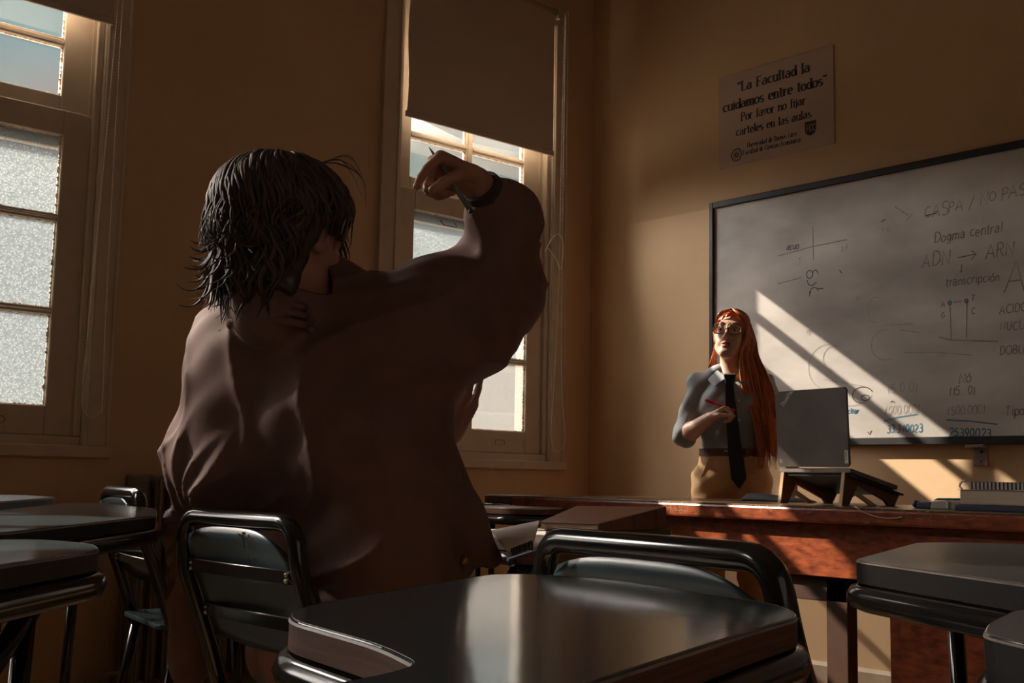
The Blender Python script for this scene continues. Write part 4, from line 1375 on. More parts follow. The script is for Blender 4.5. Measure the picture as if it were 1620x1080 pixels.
chair('tablet_chair', 'grey-topped tablet chair farthest left under the window sill', (-3.15, -.10), HALF, tablet=TC, ztab=.79, th=.025, lam='laminate2', edge='dark_edge')
chair('tablet_chair', 'dark chair with bright-edged tube back between the man and the radiator', (-3.13, 1.37), HALF - .16, w=.40, top=.80, back_mat='laminate', tr=.017, tablet=[(-3.2, 1.95), (-3.22, 2.2), (-2.85, 2.25), (-2.72, 2.1), (-2.75, 1.75), (-2.82, 1.6)], ztab=.75)
# two tablets between the far window and the desk
tA = thing('side_table', 'lower wood-edged tablet desk beside the left end of the teacher desk', 'table', (-3.25, 2.86, 0), 'tablet desks beside the far window')
ptsA = tablet_parts(tA, [(-3.27, 2.72), (-3.36, 2.82), (-3.34, 2.98), (-3.05, 3.0), (-2.95, 2.86), (-3.05, 2.72)], .757, .022, 'laminate2')
MB().tube(loop_from_longest(inset(ptsA, .003), .715), .017, 8, cap=False).build('rim_tube', M['tube'], tA, True)
for x, y in ((-3.30, 2.80), (-3.02, 2.80), (-3.2, 2.95), (-3.04, 2.95)):
    tube_part('leg', [(x, y, .715), (x, y, 0)], .013, tA)
tB = thing('side_table', 'dark tablet desk behind it, closest to the far window sill', 'table', (-3.62, 3.3, 0), 'tablet desks beside the far window')
ptsB = tablet_parts(tB, [(-3.66, 3.14), (-3.78, 3.24), (-3.78, 3.46), (-3.50, 3.50), (-3.48, 3.14)], .79, .03, 'seat_blue')
MB().tube(loop_from_longest(inset(ptsB, .003), .74), .02, 8, cap=False).build('rim_tube', M['tube'], tB, True)
for x, y in ((-3.68, 3.2), (-3.52, 3.2), (-3.7, 3.42), (-3.55, 3.42)):
    tube_part('leg', [(x, y, .74), (x, y, 0)], .013, tB)


# ------------------------------------------------------------------ books and notebook on the man's tablet
def solid_book(name, label, top, bot, cover, pages, group=None):
    """top, bot: four corners each (front left, front right, back right, back left)"""
    T, Bt = [Vector(p) for p in top], [Vector(p) for p in bot]
    ct, cb = sum(T, Vector()) / 4, sum(Bt, Vector()) / 4
    bkt = thing(name, label, 'book', tuple(cb), group)
    up = Vector((0, 0, .003))

    def sc(P, c, s, dz=Vector()):
        return [c + (p - c) * s + dz for p in P]
    MB().hexa(sc(Bt, cb, .965, up) + sc(T, ct, .965, -up)).build('page_block', pages, bkt)
    MB().hexa(sc(T, ct, 1, -up) + T).build('cover', cover, bkt, bevel=.0008, segs=1)
    MB().hexa(Bt + sc(Bt, cb, 1, up)).build('cover', cover, bkt, bevel=.0008, segs=1)
    out = (T[1] - T[0]).normalized() * .004
    s = MB().extrude([Bt[1], Bt[2], T[2], T[1]], out).build('spine', cover, bkt, bevel=.001, segs=1)
    for f in (.16, .5, .84):
        a = Bt[1] + (Bt[2] - Bt[1]) * f + out
        b = T[1] + (T[2] - T[1]) * f + out
        MB().tube([a, b], .0016, 6).build('spine_band', cover, s)
    return bkt


ZT = .738
b1 = [(-1.7818, 1.6786, 0.7711), (-1.6379, 1.7032, 0.7729), (-1.6775, 1.9554, 0.8052), (-1.8703, 1.8765, 0.8008)]
lo = [(p[0], p[1], ZT + .019) for p in b1]
solid_book('book', 'thick brown book on top of the pair on the man\'s tablet', b1, lo, M['cover_brown'], M['pages'])
b2 = [(p[0] + .010, p[1] + .004, ZT + .018) for p in b1]
solid_book('book', 'dark green book underneath the brown one on the man\'s tablet', b2, [(p[0], p[1], ZT + .0005) for p in b2], M['cover_green'], M['pages'])
nt = thing('spiral_notebook', 'open white spiral notebook on the tablet beside the brown book', 'notebook', (-1.8, 1.7, .755))
P4 = [Vector((-1.4337, 1.2880, 0.7391)), Vector((-1.4241, 1.3267, 0.7520)), Vector((-1.6638, 1.5674, 0.7795)), Vector((-1.7114, 1.4872, 0.7602))]
MB().extrude(P4, (0, 0, -.006)).build('page_block', M['paper'], nt)
mb = MB()
for i in range(9):
    c = P4[0] + (P4[1] - P4[0]) * ((i + .5) / 9)
    d = (P4[3] - P4[0]).normalized()
    mb.tube([c + d * (.010 * math.cos(a)) - d * .004 + Vector((0, 0, .010 * math.sin(a) - .003)) for a in [2 * math.pi * k / 10 for k in range(11)]], .0018, 5, cap=False)
mb.build('spiral_wire', M['wire'], nt, True)['kind'] = 'stuff'
L4 = [Vector((-1.3382, 1.1986, 0.7377)), Vector((-1.3264, 1.2399, 0.7497)), P4[1] + Vector((.0, -.012, -.008)), P4[0] + Vector((0, -.012, -.008))]
MB().extrude(L4, (0, 0, -.004)).build('front_cover', M['cover_blue'], nt)
# ------------------------------------------------------------------ outside: street and the white block across it
struct(MB().box(-70, -4.7, -60, 90, -9.2, -9.0).build('ground', M['ground'], fix=False))
bd = thing('apartment_building', 'white block with curved balconies seen through the clear panes', 'building', (-30, 30, -9))
MB().box(-40, -26.5, 17.0, 44, -9, 34).build('wall', M['facade'], bd, fix=False)
for k in range(13):
    z = -7.5 + 3.05 * k

    def edge(d, n=26):
        pts = []
        for i in range(n + 1):
            y = 15.2 + 22 * i / n
            pts.append((-26.4 + 1.5 + d + .9 * math.sin((y - 15) * .75) * .55, y))
        return pts
    a = edge(0)
    mb = MB().prism(a + [(-26.6, 37.2), (-26.6, 15.2)], z - .28, z + .05)
    bal = mb.build('balcony', M['facade'], bd)
    vs = [(p[0] - .06, p[1], z + .05) for p in a] + [(p[0] - .06, p[1], z + .30) for p in a]
    n = len(a)
    MB().add(vs, [(i, i + 1, n + i + 1, n + i) for i in range(n - 1)]).build('parapet', M['facade'], bal, fix=False)
    vs = [(p[0] - .08, p[1], z + .30) for p in a] + [(p[0] - .08, p[1], z + 1.05) for p in a]
    MB().add(vs, [(i, i + 1, n + i + 1, n + i) for i in range(n - 1)]).build('glass_rail', M['facade_glass'], bal, fix=False)
    MB().tube([(p[0] - .08, p[1], z + 1.07) for p in a], .04, 6).build('hand_rail', M['facade'], bal)
    for y in (18.5, 22.5, 26.5, 30.5, 34.5):
        MB().box(-26.56, -26.45, y, y + 2.2, z + .1, z + 2.4).build('window', M['facade_glass'], bd, fix=False)


# ------------------------------------------------------------------ people
def V3(p):
    return np.array(p, float)


def head_prims(c, R, F, U, s=1.0, male=False):
    """skull and face; R to the head's left-in-picture/right axis, F out of the face, U up"""
    c, R, F, U = V3(c), V3(R), V3(F), V3(U)
    ax = np.stack([R, F, U])

    def p(x, y, z):
        return c + s * (R * x + F * y + U * z)
    L = [('e', .0, p(0, -.012, .032), np.array((.073, .093, .084)) * s, ax),
         ('e', .03 * s, p(0, .025, -.035), np.array((.056, .062, .080)) * s, ax),
         ('c', .03 * s, p(-.045, .015, -.062), p(-.012, .065, -.098), .020 * s, .017 * s),
         ('c', .03 * s, p(.045, .015, -.062), p(.012, .065, -.098), .020 * s, .017 * s),
         ('c', .02 * s, p(-.012, .068, -.098), p(.012, .068, -.098), .016 * s, .016 * s),
         ('c', .025 * s, p(-.036, .056, -.028), p(-.030, .066, -.05), .022 * s, .016 * s),
         ('c', .025 * s, p(.036, .056, -.028), p(.030, .066, -.05), .022 * s, .016 * s),
         ('c', .02 * s, p(-.034, .076, .033), p(.034, .076, .033), .012 * s, .012 * s)]
    for sx in (-1, 1):
        L.append(('c', -.014 * s, p(sx * .033, .100, .010), p(sx * .028, .098, .008), .014 * s, .012 * s))
    L += [('c', .012 * s, p(0, .086, .020), p(0, .105, -.026), .0075 * s, .0105 * s),
          ('c', .008 * s, p(-.012, .094, -.032), p(.012, .094, -.032), .0085 * s, .0085 * s)]
    for sx in (-1, 1):
        L.append(('e', .008 * s, p(sx * .032, .078, .008), np.array((.0165, .012, .011)) * s, ax))   # lids over the eyeball
        L.append(('e', .01 * s, p(sx * .073, -.004, -.004), np.array((.008, .019, .031)) * s, ax))
    L += [('c', .008 * s, p(-.020, .080, -.061), p(0, .092, -.057), .0055 * s, .007 * s),
          ('c', .008 * s, p(.020, .080, -.061), p(0, .092, -.057), .0055 * s, .007 * s),
          ('c', .008 * s, p(-.013, .084, -.073), p(.013, .084, -.073), .0070 * s, .0070 * s),
          ('c', -.004 * s, p(-.017, .094, -.0655), p(.017, .094, -.0655), .0022 * s, .0022 * s)]
    return L, p


def hand_prims(w, d, n, side, s=1.0, curls=None, spread=.16, thumb=None, k=.006):
    """w wrist, d towards the knuckles, n out of the palm, side: towards the thumb; curls: three bends per finger in degrees"""
    w, d = V3(w), V3(d)
    d = d / np.linalg.norm(d)
    n = V3(n); n = n - d * (n @ d); n = n / np.linalg.norm(n)
    t = np.cross(n, d)
    if t @ V3(side) < 0:
        t = -t
    L = []
    kn = []
    lens = [(.042, .025, .021), (.046, .029, .022), (.042, .027, .021), (.033, .020, .018)]
    offs = [.030, .010, -.011, -.030]
    fwd = [.088, .092, .087, .078]
    rad = [.0088, .0090, .0085, .0075]
    curls = curls or [(25, 30, 20)] * 4
    tips = []
    for i in range(4):
        b = w + s * (d * fwd[i] + t * offs[i])
        L.append(('c', .010 * s, w + s * (t * offs[i] * .55 + d * .008), b, .0155 * s, .0112 * s))
        dirv = d + t * (spread * (1.5 - i) / 3)
        dirv = dirv / np.linalg.norm(dirv)
        a = 0
        cur = b
        for j in range(3):
            a += math.radians(curls[i][j])
            v = dirv * math.cos(a) + n * math.sin(a)
            nx = cur + v * lens[i][j] * s
            L.append(('c', .0025 * s if j else .004 * s, cur, nx, (rad[i] * (1 - .07 * j)) * s, (rad[i] * (.93 - .09 * j)) * s))
            cur = nx
        tips.append(cur)
    th = thumb or ((.55, .75, .30), (.85, .35, .25), (.95, .1, .25))
    cur = w + s * (d * .022 + t * .024 + n * .006)
    L.append(('c', .010 * s, w + s * d * .01, cur, .017 * s, .0155 * s))
    for (a, b, c), ln, r1, r2 in zip(th, (.044, .032, .026), (.0145, .0100, .0090), (.0105, .0092, .0075)):
        v = d * a + t * b + n * c
        v = v / np.linalg.norm(v)
        nx = cur + v * ln * s
        L.append(('c', .005 * s, cur, nx, r1 * s, r2 * s))
        cur = nx
    return L, tips, cur


def bounds(prims, pad=.02):
    lo, hi = np.full(3, 9.0), np.full(3, -9.0)
    for p in prims:
        if p[0] == 'c':
            for q, r in ((p[2], p[4]), (p[3], p[5])):
                lo = np.minimum(lo, V3(q) - r); hi = np.maximum(hi, V3(q) + r)
        else:
            r = max(p[3])
            lo = np.minimum(lo, V3(p[2]) - r); hi = np.maximum(hi, V3(p[2]) + r)
    return lo - pad, hi + pad


def body_object(name, prims, h, m, parent, disp=None, pad=.02):
    lo, hi = bounds(prims, pad)

    def fn(P):
        d = sdf_eval(P, prims)
        if disp is not None:
            d = d + disp(P, d)
        return d
    return sdf_object(name, fn, lo, hi, h, m, parent)


def locks_object(name, locks, m, parent, n=5, flat=.45):
    """many tapering hair locks in one mesh"""
    mb = MB()
    for pts, r in locks:
        k = len(pts)
        rs = [r * (.55 + .45 * math.sin(math.pi * min(1, .15 + i / (k - 1)))) * (1 - .85 * (i / (k - 1)) ** 3) for i in range(k)]
        mb.tube(pts, rs, n, cap=False, flat=flat)
    o = mb.build(name, m, parent, True, fix=False)
    o['kind'] = 'stuff'
    return o


def wav(P, a, b, c, ph):
    return np.sin(P[:, 0] * a + P[:, 1] * b + P[:, 2] * c + ph)


# ================================================================== the woman at the board
WR = V3((0.83, 0.55, 0.0)); WR /= np.linalg.norm(WR)     # picture right at her place
WF = V3((0.55, -0.83, 0.0)); WF /= np.linalg.norm(WF)    # towards the viewer
WU = V3((0, 0, 1))
WC = V3((-3.085, 4.025, 0))                              # stands here


def wp(x, y, z):
    return WC + WR * x + WF * y + WU * z


woman = thing('person', 'woman with long red hair, grey shirt and black tie standing behind the desk', 'person', tuple(WC))
W_ax = np.stack([WR, WF, WU])
HCW = wp(.003, .015, 1.485)
hU = WU * .975 - WF * .16 + WR * .10; hU /= np.linalg.norm(hU)
hF = WF * .96 + WU * .20 - WR * .12; hF = hF - hU * (hF @ hU); hF /= np.linalg.norm(hF)
hR = np.cross(hU, hF)
head, hp = head_prims(HCW, hR, hF, hU, .93)
ELB_R, WRI_R = wp(-.205, .045, 1.045), wp(-.075, .175, 1.125)
ELB_L, WRI_L = wp(.222, .03, 1.04), wp(.265, .15, .90)
SH_R, SH_L = wp(-.138, -.01, 1.283), wp(.135, -.015, 1.275)
body = list(head)
body += [('c', .02, wp(0, -.02, 1.27), hp(0, -.018, -.075), .050, .043),
         ('c', .04, SH_R, SH_L, .034, .034), ('c', .05, wp(0, -.01, 1.25), wp(0, 0, .95), .085, .085), ('c', .05, wp(-.02, 0, .92), wp(.02, 0, .92), .10, .10),
         ('c', .02, SH_R, ELB_R, .036, .033), ('c', .012, ELB_R, ELB_R + (WRI_R - ELB_R) * .35, .035, .0375), ('c', .012, ELB_R + (WRI_R - ELB_R) * .35, WRI_R, .0375, .0245),
         ('c', .02, SH_L, ELB_L, .036, .033), ('c', .012, ELB_L, WRI_L, .036, .024)]
for sx in (-1, 1):
    hip, knee, ank = wp(sx * .085, 0, .86), wp(sx * .095, .01, .47), wp(sx * .10, -.02, .08)
    body += [('c', .03, hip, knee, .075, .05), ('c', .02, knee, ank, .048, .032), ('c', .02, ank, wp(sx * .105, .12, .03), .03, .025)]
dH = WR * .82 + WU * .40 + WF * .20
hd, tips, tt = hand_prims(WRI_R, dH, -WR * .15 - WF * -.1 + WU * -.35 + WR * .35, WU * .8 + WF * .5, .92,
                          curls=[(60, 75, 40), (72, 80, 45), (80, 82, 45), (84, 80, 45)], spread=.08,
                          thumb=((.75, .45, .35), (.9, .05, .5), (.9, -.1, .55)))
body += hd
hl, _, _ = hand_prims(WRI_L, WU * -.9 + WF * .4, -WR, WF, .92)
body += hl
body_object('body', body, .0042, M['skin_w'], woman)

for sx in (-1, 1):
    c = hp(sx * .032, .0775, .008)
    e = MB().ball(c, .0102, 14, 10).build('eye', M['eye'], woman, True)
    g = hF * .93 + hR * -.10 + hU * -.28
    g /= np.linalg.norm(g)
    MB().ball(c + g * .0062, .0062, 12, 8).build('iris', M['iris'], e, True)
    mb = MB()
    mb.tube(smooth_path([hp(sx * .014, .0885, .033), hp(sx * .032, .088, .040), hp(sx * .050, .074, .034)], 5), [.0022] * 5 + [.0028] * 3 + [.0016] * 3, 6)
    mb.build('eyebrow', M['brow'], woman, True)
    mb = MB()
    mb.tube(smooth_path([hp(sx * .016, .0885, .010), hp(sx * .032, .0935, .0185), hp(sx * .047, .082, .011)], 5), .0012, 5)
    mb.build('eyelash', M['iris'], woman, True)
lips = MB()
lips.tube(smooth_path([hp(-.021, .0845, -.063), hp(-.008, .0965, -.059), hp(0, .0985, -.0605), hp(.008, .0965, -.059), hp(.021, .0845, -.063)], 5), [.0012] + [.0035] * 19 + [.0012], 7)
lips.tube(smooth_path([hp(-.019, .085, -.068), hp(0, .0945, -.0735), hp(.019, .085, -.068)], 6), [.0012] + [.0046] * 11 + [.0012], 7)
lips.build('lips', M['lip_w'], woman, True)
gl = MB()
for sx in (-1, 1):
    pts = []
    for i in range(25):
        a = 2 * math.pi * i / 24
        u, v = math.cos(a), math.sin(a)
        q = (abs(u) ** 3.2 + abs(v) ** 3.2) ** (-1 / 3.2)
        pts.append(hp(sx * .0345 + .0285 * u * q, .1045 - .006 * abs(u * q - sx * -.2), .004 + (.0235 * v * q)))
    gl.tube(pts, .0019, 6, cap=False)
    gl.tube([hp(sx * .062, .100, .012), hp(sx * .074, .07, .012), hp(sx * .078, 0, .006)], .0012, 6)
gl.tube(smooth_path([hp(-.008, .1055, .008), hp(0, .109, .012), hp(.008, .1055, .008)], 4), .0012, 6)
gl.tube([hp(-.012, .1055, .020), hp(.012, .1055, .020)], .0009, 5)
gl.build('glasses', M['gold'], woman, True)

# shirt: torso and two sleeves rolled to the elbow
shirt = [('e', 0, wp(0, .0, 1.19), np.array((.142, .100, .145)), W_ax), ('e', .06, wp(0, .0, 1.06), np.array((.126, .096, .14)), W_ax),
         ('c', .05, wp(-.05, .045, 1.185), wp(.05, .045, 1.185), .062, .062),
         ('c', .04, SH_R, SH_L, .040, .040), ('c', .04, wp(-.05, -.01, 1.318), SH_R, .034, .040), ('c', .04, wp(.05, -.01, 1.318), SH_L, .034, .040), ('c', .05, wp(-.055, -.01, 1.315), wp(.055, -.01, 1.315), .034, .034),
         ('e', .03, wp(0, .0, .99), np.array((.122, .10, .06)), W_ax),
         ('c', .022, SH_R, SH_R + (ELB_R - SH_R) * .5, .042, .041), ('c', .015, SH_R + (ELB_R - SH_R) * .5, ELB_R + WU * .02, .041, .041),
         ('c', .004, ELB_R + (SH_R - ELB_R) * .12, ELB_R + (WRI_R - ELB_R) * .10, .049, .050),
         ('c', .022, SH_L, ELB_L + WU * .02, .049, .044), ('c', .004, ELB_L + (SH_L - ELB_L) * .12, ELB_L + (WRI_L - ELB_L) * .10, .049, .050)]


def shirt_fold(P, d):
    q = (P - WC)
    x, z = q @ WR, P[:, 2]
    f = .0034 * np.sin(z * 95 + x * 30 + 2 * np.sin(x * 22)) * np.clip((1.12 - z) * 6, .25, 1)
    f += .0030 * np.sin(z * 60 - x * 70 + 1.0)
    f += .003 * np.sin(z * 120 + 3 * np.sin(x * 30)) * np.clip(1 - np.abs(z - .985) / .05, 0, 1)
    return np.maximum(d + f, np.where(np.abs(x) < .165, .985 - z, -1)) - d


sh = body_object('shirt', shirt, .005, M['shirt'], woman, shirt_fold)
# collar: two pointed leaves over the tie
for sx in (-1, 1):
    a, b, c2, e2 = wp(sx * .012, .088, 1.298), wp(sx * .060, .03, 1.338), wp(sx * .095, .048, 1.292), wp(sx * .062, .098, 1.262)
    b0 = wp(sx * .055, -.03, 1.348)
    mb = MB().add([a, b, b0, wp(sx * .098, -.02, 1.315), c2, e2], [(0, 1, 5), (1, 4, 5), (1, 2, 3, 4)])
    off = WF * .004 + WU * .003
    mb.add([V3(p) + off for p in (a, b, b0, wp(sx * .098, -.02, 1.315), c2, e2)], [(5, 1, 0), (5, 4, 1), (4, 3, 2, 1)])
    mb.build('collar_leaf', M['shirt'], sh)
mb = MB()
for z in (1.20, 1.12, 1.05):
    MB().ball(wp(.040, .115 if z > 1.1 else .103, z), .0055, 8, 5).build('button', M['paper'], sh)
# tie
tk = MB()
tk.hexa([wp(-.016, .112, 1.272), wp(.020, .112, 1.272), wp(.020, .092, 1.272), wp(-.016, .092, 1.272), wp(-.024, .112, 1.312), wp(.028, .112, 1.312), wp(.028, .085, 1.318), wp(-.024, .085, 1.318)])
tie = tk.build('tie', M['tie'], woman, bevel=.004)
prof = [(1.280, -.013, .017, .117), (1.20, -.014, .026, .124), (1.12, -.012, .036, .120), (1.04, -.008, .046, .112), (.97, -.002, .058, .118), (.90, .006, .068, .124), (.875, .008, .070, .125), (.835, .040, .042, .125)]
mb = MB()
vs = [wp(a, y, z) for z, a, b, y in prof] + [wp(b, y, z) for z, a, b, y in prof] + [wp(a, y - .006, z) for z, a, b, y in prof] + [wp(b, y - .006, z) for z, a, b, y in prof]
n = len(prof)
fs = []
for i in range(n - 1):
    fs += [(i, i + 1, n + i + 1, n + i), (2 * n + i, 3 * n + i, 3 * n + i + 1, 2 * n + i + 1), (i, 2 * n + i, 2 * n + i + 1, i + 1), (n + i, n + i + 1, 3 * n + i + 1, 3 * n + i)]
mb.add(vs, fs).build('tie_blade', M['tie'], tie)
# trousers and belt
tro = [('e', 0, wp(.005, -.005, .90), np.array((.155, .112, .10)), W_ax), ('e', .04, wp(.003, -.003, .965), np.array((.132, .104, .05)), W_ax)]
for sx in (-1, 1):
    tro += [('c', .035, wp(sx * .082, 0, .85), wp(sx * .095, .01, .47), .088, .066), ('c', .02, wp(sx * .095, .01, .47), wp(sx * .10, -.02, .07), .066, .058)]


def tro_fold(P, d):
    q = P - WC
    x, z = q @ WR, P[:, 2]
    return .0028 * np.sin(x * 60 + z * 45) * np.clip((z - .75) * 8, .2, 1) + .002 * np.sin(z * 80 - x * 50)


tr_o = body_object('trousers', tro, .006, M['trouser_tan'], woman, tro_fold)
# pocket edges and fly seam
mb = MB()
mb.tube(smooth_path([wp(-.080, .098, .968), wp(-.098, .085, .93), wp(-.120, .072, .88), wp(-.135, .05, .845)], 5), .0022, 6)
mb.tube(smooth_path([wp(.052, .108, .965), wp(.056, .118, .91), wp(.050, .118, .86), wp(.035, .11, .83)], 5), .002, 6)
mb.tube(smooth_path([wp(.115, .075, .968), wp(.128, .07, .92), wp(.145, .045, .86)], 5), .0022, 6)
mb.build('pocket_seam', M['trouser_tan'], tr_o, True)
loop = [wp(.003 + .1395 * math.cos(a), .1115 * math.sin(a) - .003, .985) for a in [2 * math.pi * i / 40 for i in range(41)]]
mb = MB()
vs = [p + WU * -.016 for p in loop] + [p + WU * .016 for p in loop]
inn = [wp(.003 + .126 * math.cos(a), .098 * math.sin(a) - .003, .985) for a in [2 * math.pi * i / 40 for i in range(41)]]
vs += [p + WU * -.016 for p in inn] + [p + WU * .016 for p in inn]
m41 = 41
fs = []
for i in range(40):
    fs += [(i, i + 1, m41 + i + 1, m41 + i), (m41 + i, m41 + i + 1, 3 * m41 + i + 1, 3 * m41 + i), (i, 2 * m41 + i, 2 * m41 + i + 1, i + 1)]
belt = mb.add(vs, fs).build('belt', M['belt'], woman)
MB().box(-.014, .014, -.003, .003, -.019, .019).build('buckle', M['brass'], belt)
bo = belt.children[0]
bo.matrix_basis = parent_world(belt).inverted() @ Matrix.Translation(wp(.075, .092, .985)) @ Matrix.Rotation(math.atan2(WR[1], WR[0]) + .75, 4, 'Z')
for sx in (-1, 1):
    sp_ = [('c', 0, wp(sx * .10, -.04, .045), wp(sx * .11, .12, .03), .043, .034)]
    body_object('shoe', sp_, .008, M['shoe'], woman)

# hair: cap, long locks to the waist on the picture's right, tucked back on the left
HS = .93
cap = [('e', 0, hp(0, -.020, .038), np.array((.083, .103, .090)) * HS, np.stack([hR, hF, hU])),
       ('c', .03, hp(.01, -.070, 0), wp(.04, -.10, 1.25), .048, .040), ('c', .03, wp(.04, -.10, 1.25), wp(.08, -.12, 1.0), .045, .02),
       ('c', .02, hp(.066, -.035, .0), hp(.088, -.025, -.09), .020, .024), ('c', .02, hp(.088, -.025, -.09), wp(.100, .01, 1.29), .024, .026),
       ('c', .02, wp(.150, .035, 1.25), wp(.175, .075, 1.10), .026, .022), ('c', .02, wp(.175, .075, 1.10), wp(.180, .085, .98), .022, .012)]


def cap_cut(P, d):
    # open the face: cut away what lies before the hairline
    q = (P - HCW) / HS
    x, y, z = q @ hR, q @ hF, q @ hU
    face = np.sqrt((x / .066) ** 2 + ((z + .035) / .112) ** 2) - 1
    cut = np.maximum(face * .06, -(y - .008))
    cut = np.maximum(cut, -(z + .16))
    dn = smax(d, -cut, .01)
    strands = .0018 * np.sin(np.arctan2(y, x) * 60) * (z < .12)
    return dn - d + strands


hair = body_object('hair', cap, .005, M['hair_red'], woman, cap_cut)
R = random.Random(11)
locks = []
for i in range(330):
    # picture-right mass: from the parting down past the shoulder to the waist
    s = R.random()
    x0 = .008 + .06 * s
    y0 = .05 - .11 * R.random()
    zz = .098 * math.sqrt(max(0.05, 1 - (x0 / .088) ** 2 - ((y0 + .02) / .115) ** 2))
    a = hp(x0, y0, .038 + zz)
    fr = R.random()
    b = hp(.078 + .022 * fr, .045 - .075 * fr - .02 * R.random(), .0 + .02 * R.random())
    c = hp(.058 + .075 * fr, .050 - .075 * fr - .02 * R.random(), -.085)
    d = wp(.048 + .122 * fr, .092 - .055 * fr - .02 * R.random(), 1.285)
    e_ = wp(.085 + .115 * fr, .108 - .035 * fr - .02 * R.random(), 1.16)
    f = wp(.112 + .085 * fr + .006 * R.uniform(-1, 1), .112 - .03 * fr - .02 * R.random(), 1.05 + .04 * R.uniform(-1, 1))
    g = wp(.122 + .075 * fr + .014 * R.uniform(-1, 1), .116 - .03 * fr - .02 * R.random(), .965 + .06 * R.uniform(-1, 1))
    locks.append((smooth_path([a, b, c, d, e_, f, g], 4), R.uniform(.0024, .005)))
for i in range(140):
    s = R.random()
    x0 = -.004 - .062 * s
    y0 = .062 - .12 * R.random()
    zz = .098 * math.sqrt(max(0.05, 1 - (x0 / .088) ** 2 - ((y0 + .02) / .115) ** 2))
    a = hp(x0, y0, .038 + zz)
    b = hp(-.079 - .006 * R.random(), .006 - .07 * R.random(), .03)
    c = hp(-.078 - .008 * R.random(), -.035 - .05 * R.random(), -.05)
    d = wp(-.078 - .025 * R.random(), -.03 - .04 * R.random(), 1.345)
    e_ = wp(-.085 - .09 * R.random(), -.06 - .05 * R.random(), 1.31 - .05 * R.random())
    locks.append((smooth_path([a, b, c, d, e_], 4), R.uniform(.0022, .0045)))
for i in range(60):
    # over the forehead
    x0 = R.uniform(-.03, .05)
    a = hp(.002, .03 + .05 * R.random() * .6, .118)
    sg_ = 1 if x0 > 0 else -1
    b = hp(sg_ * (.03 + .02 * R.random()), .078, .088)
    c = hp(sg_ * (.062 + .008 * R.random()), .052, .045)
    d = hp(sg_ * (.077 + .006 * R.random()), .022 if sg_ > 0 else -.03, -.02)
    locks.append((smooth_path([a, b, c, d], 5), R.uniform(.002, .004)))
locks_object('hair_locks', locks, M['locks_red'], hair)
# marker in her hand
tdir = WR * .62 - WU * .35 + WF * .45
mk0 = WRI_R + V3(dH) / np.linalg.norm(dH) * .060 + WU * .020 + WF * .016
pen = thing('marker_pen', 'red marker held in the hand of the red-haired woman', 'marker', tuple(mk0))
pdv = -WR * .93 + WU * .36 + WF * .1
pdv /= np.linalg.norm(pdv)
MB().tube([mk0 - pdv * .055, mk0 + pdv * .035], .0062, 12).build('barrel', M['red_pen'], pen, True)
MB().tube([mk0 + pdv * .035, mk0 + pdv * .060, mk0 + pdv * .075], [.0072, .0072, .005], 12).build('cap', M['red_pen'], pen, True)

# ================================================================== the man in the brown jacket
MA = V3((.92, .40, 0)); MA /= np.linalg.norm(MA)         # to his right
MF = V3((-.40, .92, 0)); MF /= np.linalg.norm(MF)        # he faces this way
MO = V3((-1.83, 1.175, 0))


def mp(u, v, z):
    return MO + MA * u + MF * v + WU * z


man = thing('person', 'seated man in a brown jacket seen from behind with raised right arm', 'person', tuple(mp(0, .1, 0)))
M_ax = np.stack([MA, MF, WU])
HCM = V3((-1.8097, 1.0740, 1.2808))
mU = WU * .99 + MF * .10; mU /= np.linalg.norm(mU)
mF = MF * .99 + MA * .14 - WU * .10; mF = mF - mU * (mF @ mU); mF /= np.linalg.norm(mF)
mR = np.cross(mF, mU)
headm, hm = head_prims(HCM, mR, mF, mU, 1.04)
SHR, SHL = mp(.195, .0, 1.105), V3((-1.9826, 1.0964, 1.0852))
ELR = V3((-1.6422, 1.4256, 1.2063))
BND = V3((-1.5705, 1.3778, 1.3324))
WRR = V3((-1.5525, 1.2990, 1.3797))
ELL = V3((-2.0294, 1.0749, 0.9104))
WRL = V3((-1.8518, 1.4799, 0.9391))
bodym = list(headm)
bodym += [('c', .03, mp(0, .0, 1.12), hm(0, -.02, -.08), .062, .056), ('c', .05, SHR, SHL, .055, .055), ('c', .06, mp(0, .01, 1.0), mp(0, .03, .55), .12, .12),
          ('c', .03, SHR, ELR, .05, .042), ('c', .02, ELR, BND, .042, .036), ('c', .02, BND, WRR, .036, .027), ('c', .03, SHL, ELL, .05, .042), ('c', .02, ELL, WRL, .042, .028)]
for sx in (-1, 1):
    hip, knee, ank = mp(sx * .10, .06, .53), mp(sx * .13, .48, .53), mp(sx * .13, .50, .09)
    bodym += [('c', .03, hip, knee, .08, .06), ('c', .02, knee, ank, .055, .035), ('c', .02, ank, mp(sx * .135, .64, .04), .035, .028)]
# right hand: wrist dropped forward, index finger pointing, the others round the pen
KN = V3((-1.5697, 1.2317, 1.3952))
IDX = V3((-1.6038, 1.2007, 1.3546))
VR_ = V3((0.668, 0.744, 0.0195))          # picture right, for laying out the hand
dR = KN - WRR
nR = -V3((0, 0, 1)) * .9 + V3((.74, -.66, 0)) * .35
hr, tipr, thr = hand_prims(WRR, dR, nR, V3((.74, -.66, 0)) * 1.0, 1.03,
                           curls=[(58, 10, 6), (84, 80, 40), (88, 84, 45), (90, 84, 45)], spread=.05,
                           thumb=((.80, .30, .55), (.75, -.1, .75), (.7, -.2, .8)))
bodym += hr
dL = V3((-1.8338, 1.5115, 1.0458)) - WRL
hl2, _, _ = hand_prims(WRL, dL, V3((.55, -.75, .1)), V3((.55, -.7, .5)), 1.04, curls=[(8, 14, 10), (10, 16, 10), (14, 18, 12), (18, 22, 14)], spread=.12,
                       thumb=((.6, .6, .5), (.8, .3, .5), (.9, .1, .4)))
bodym += hl2
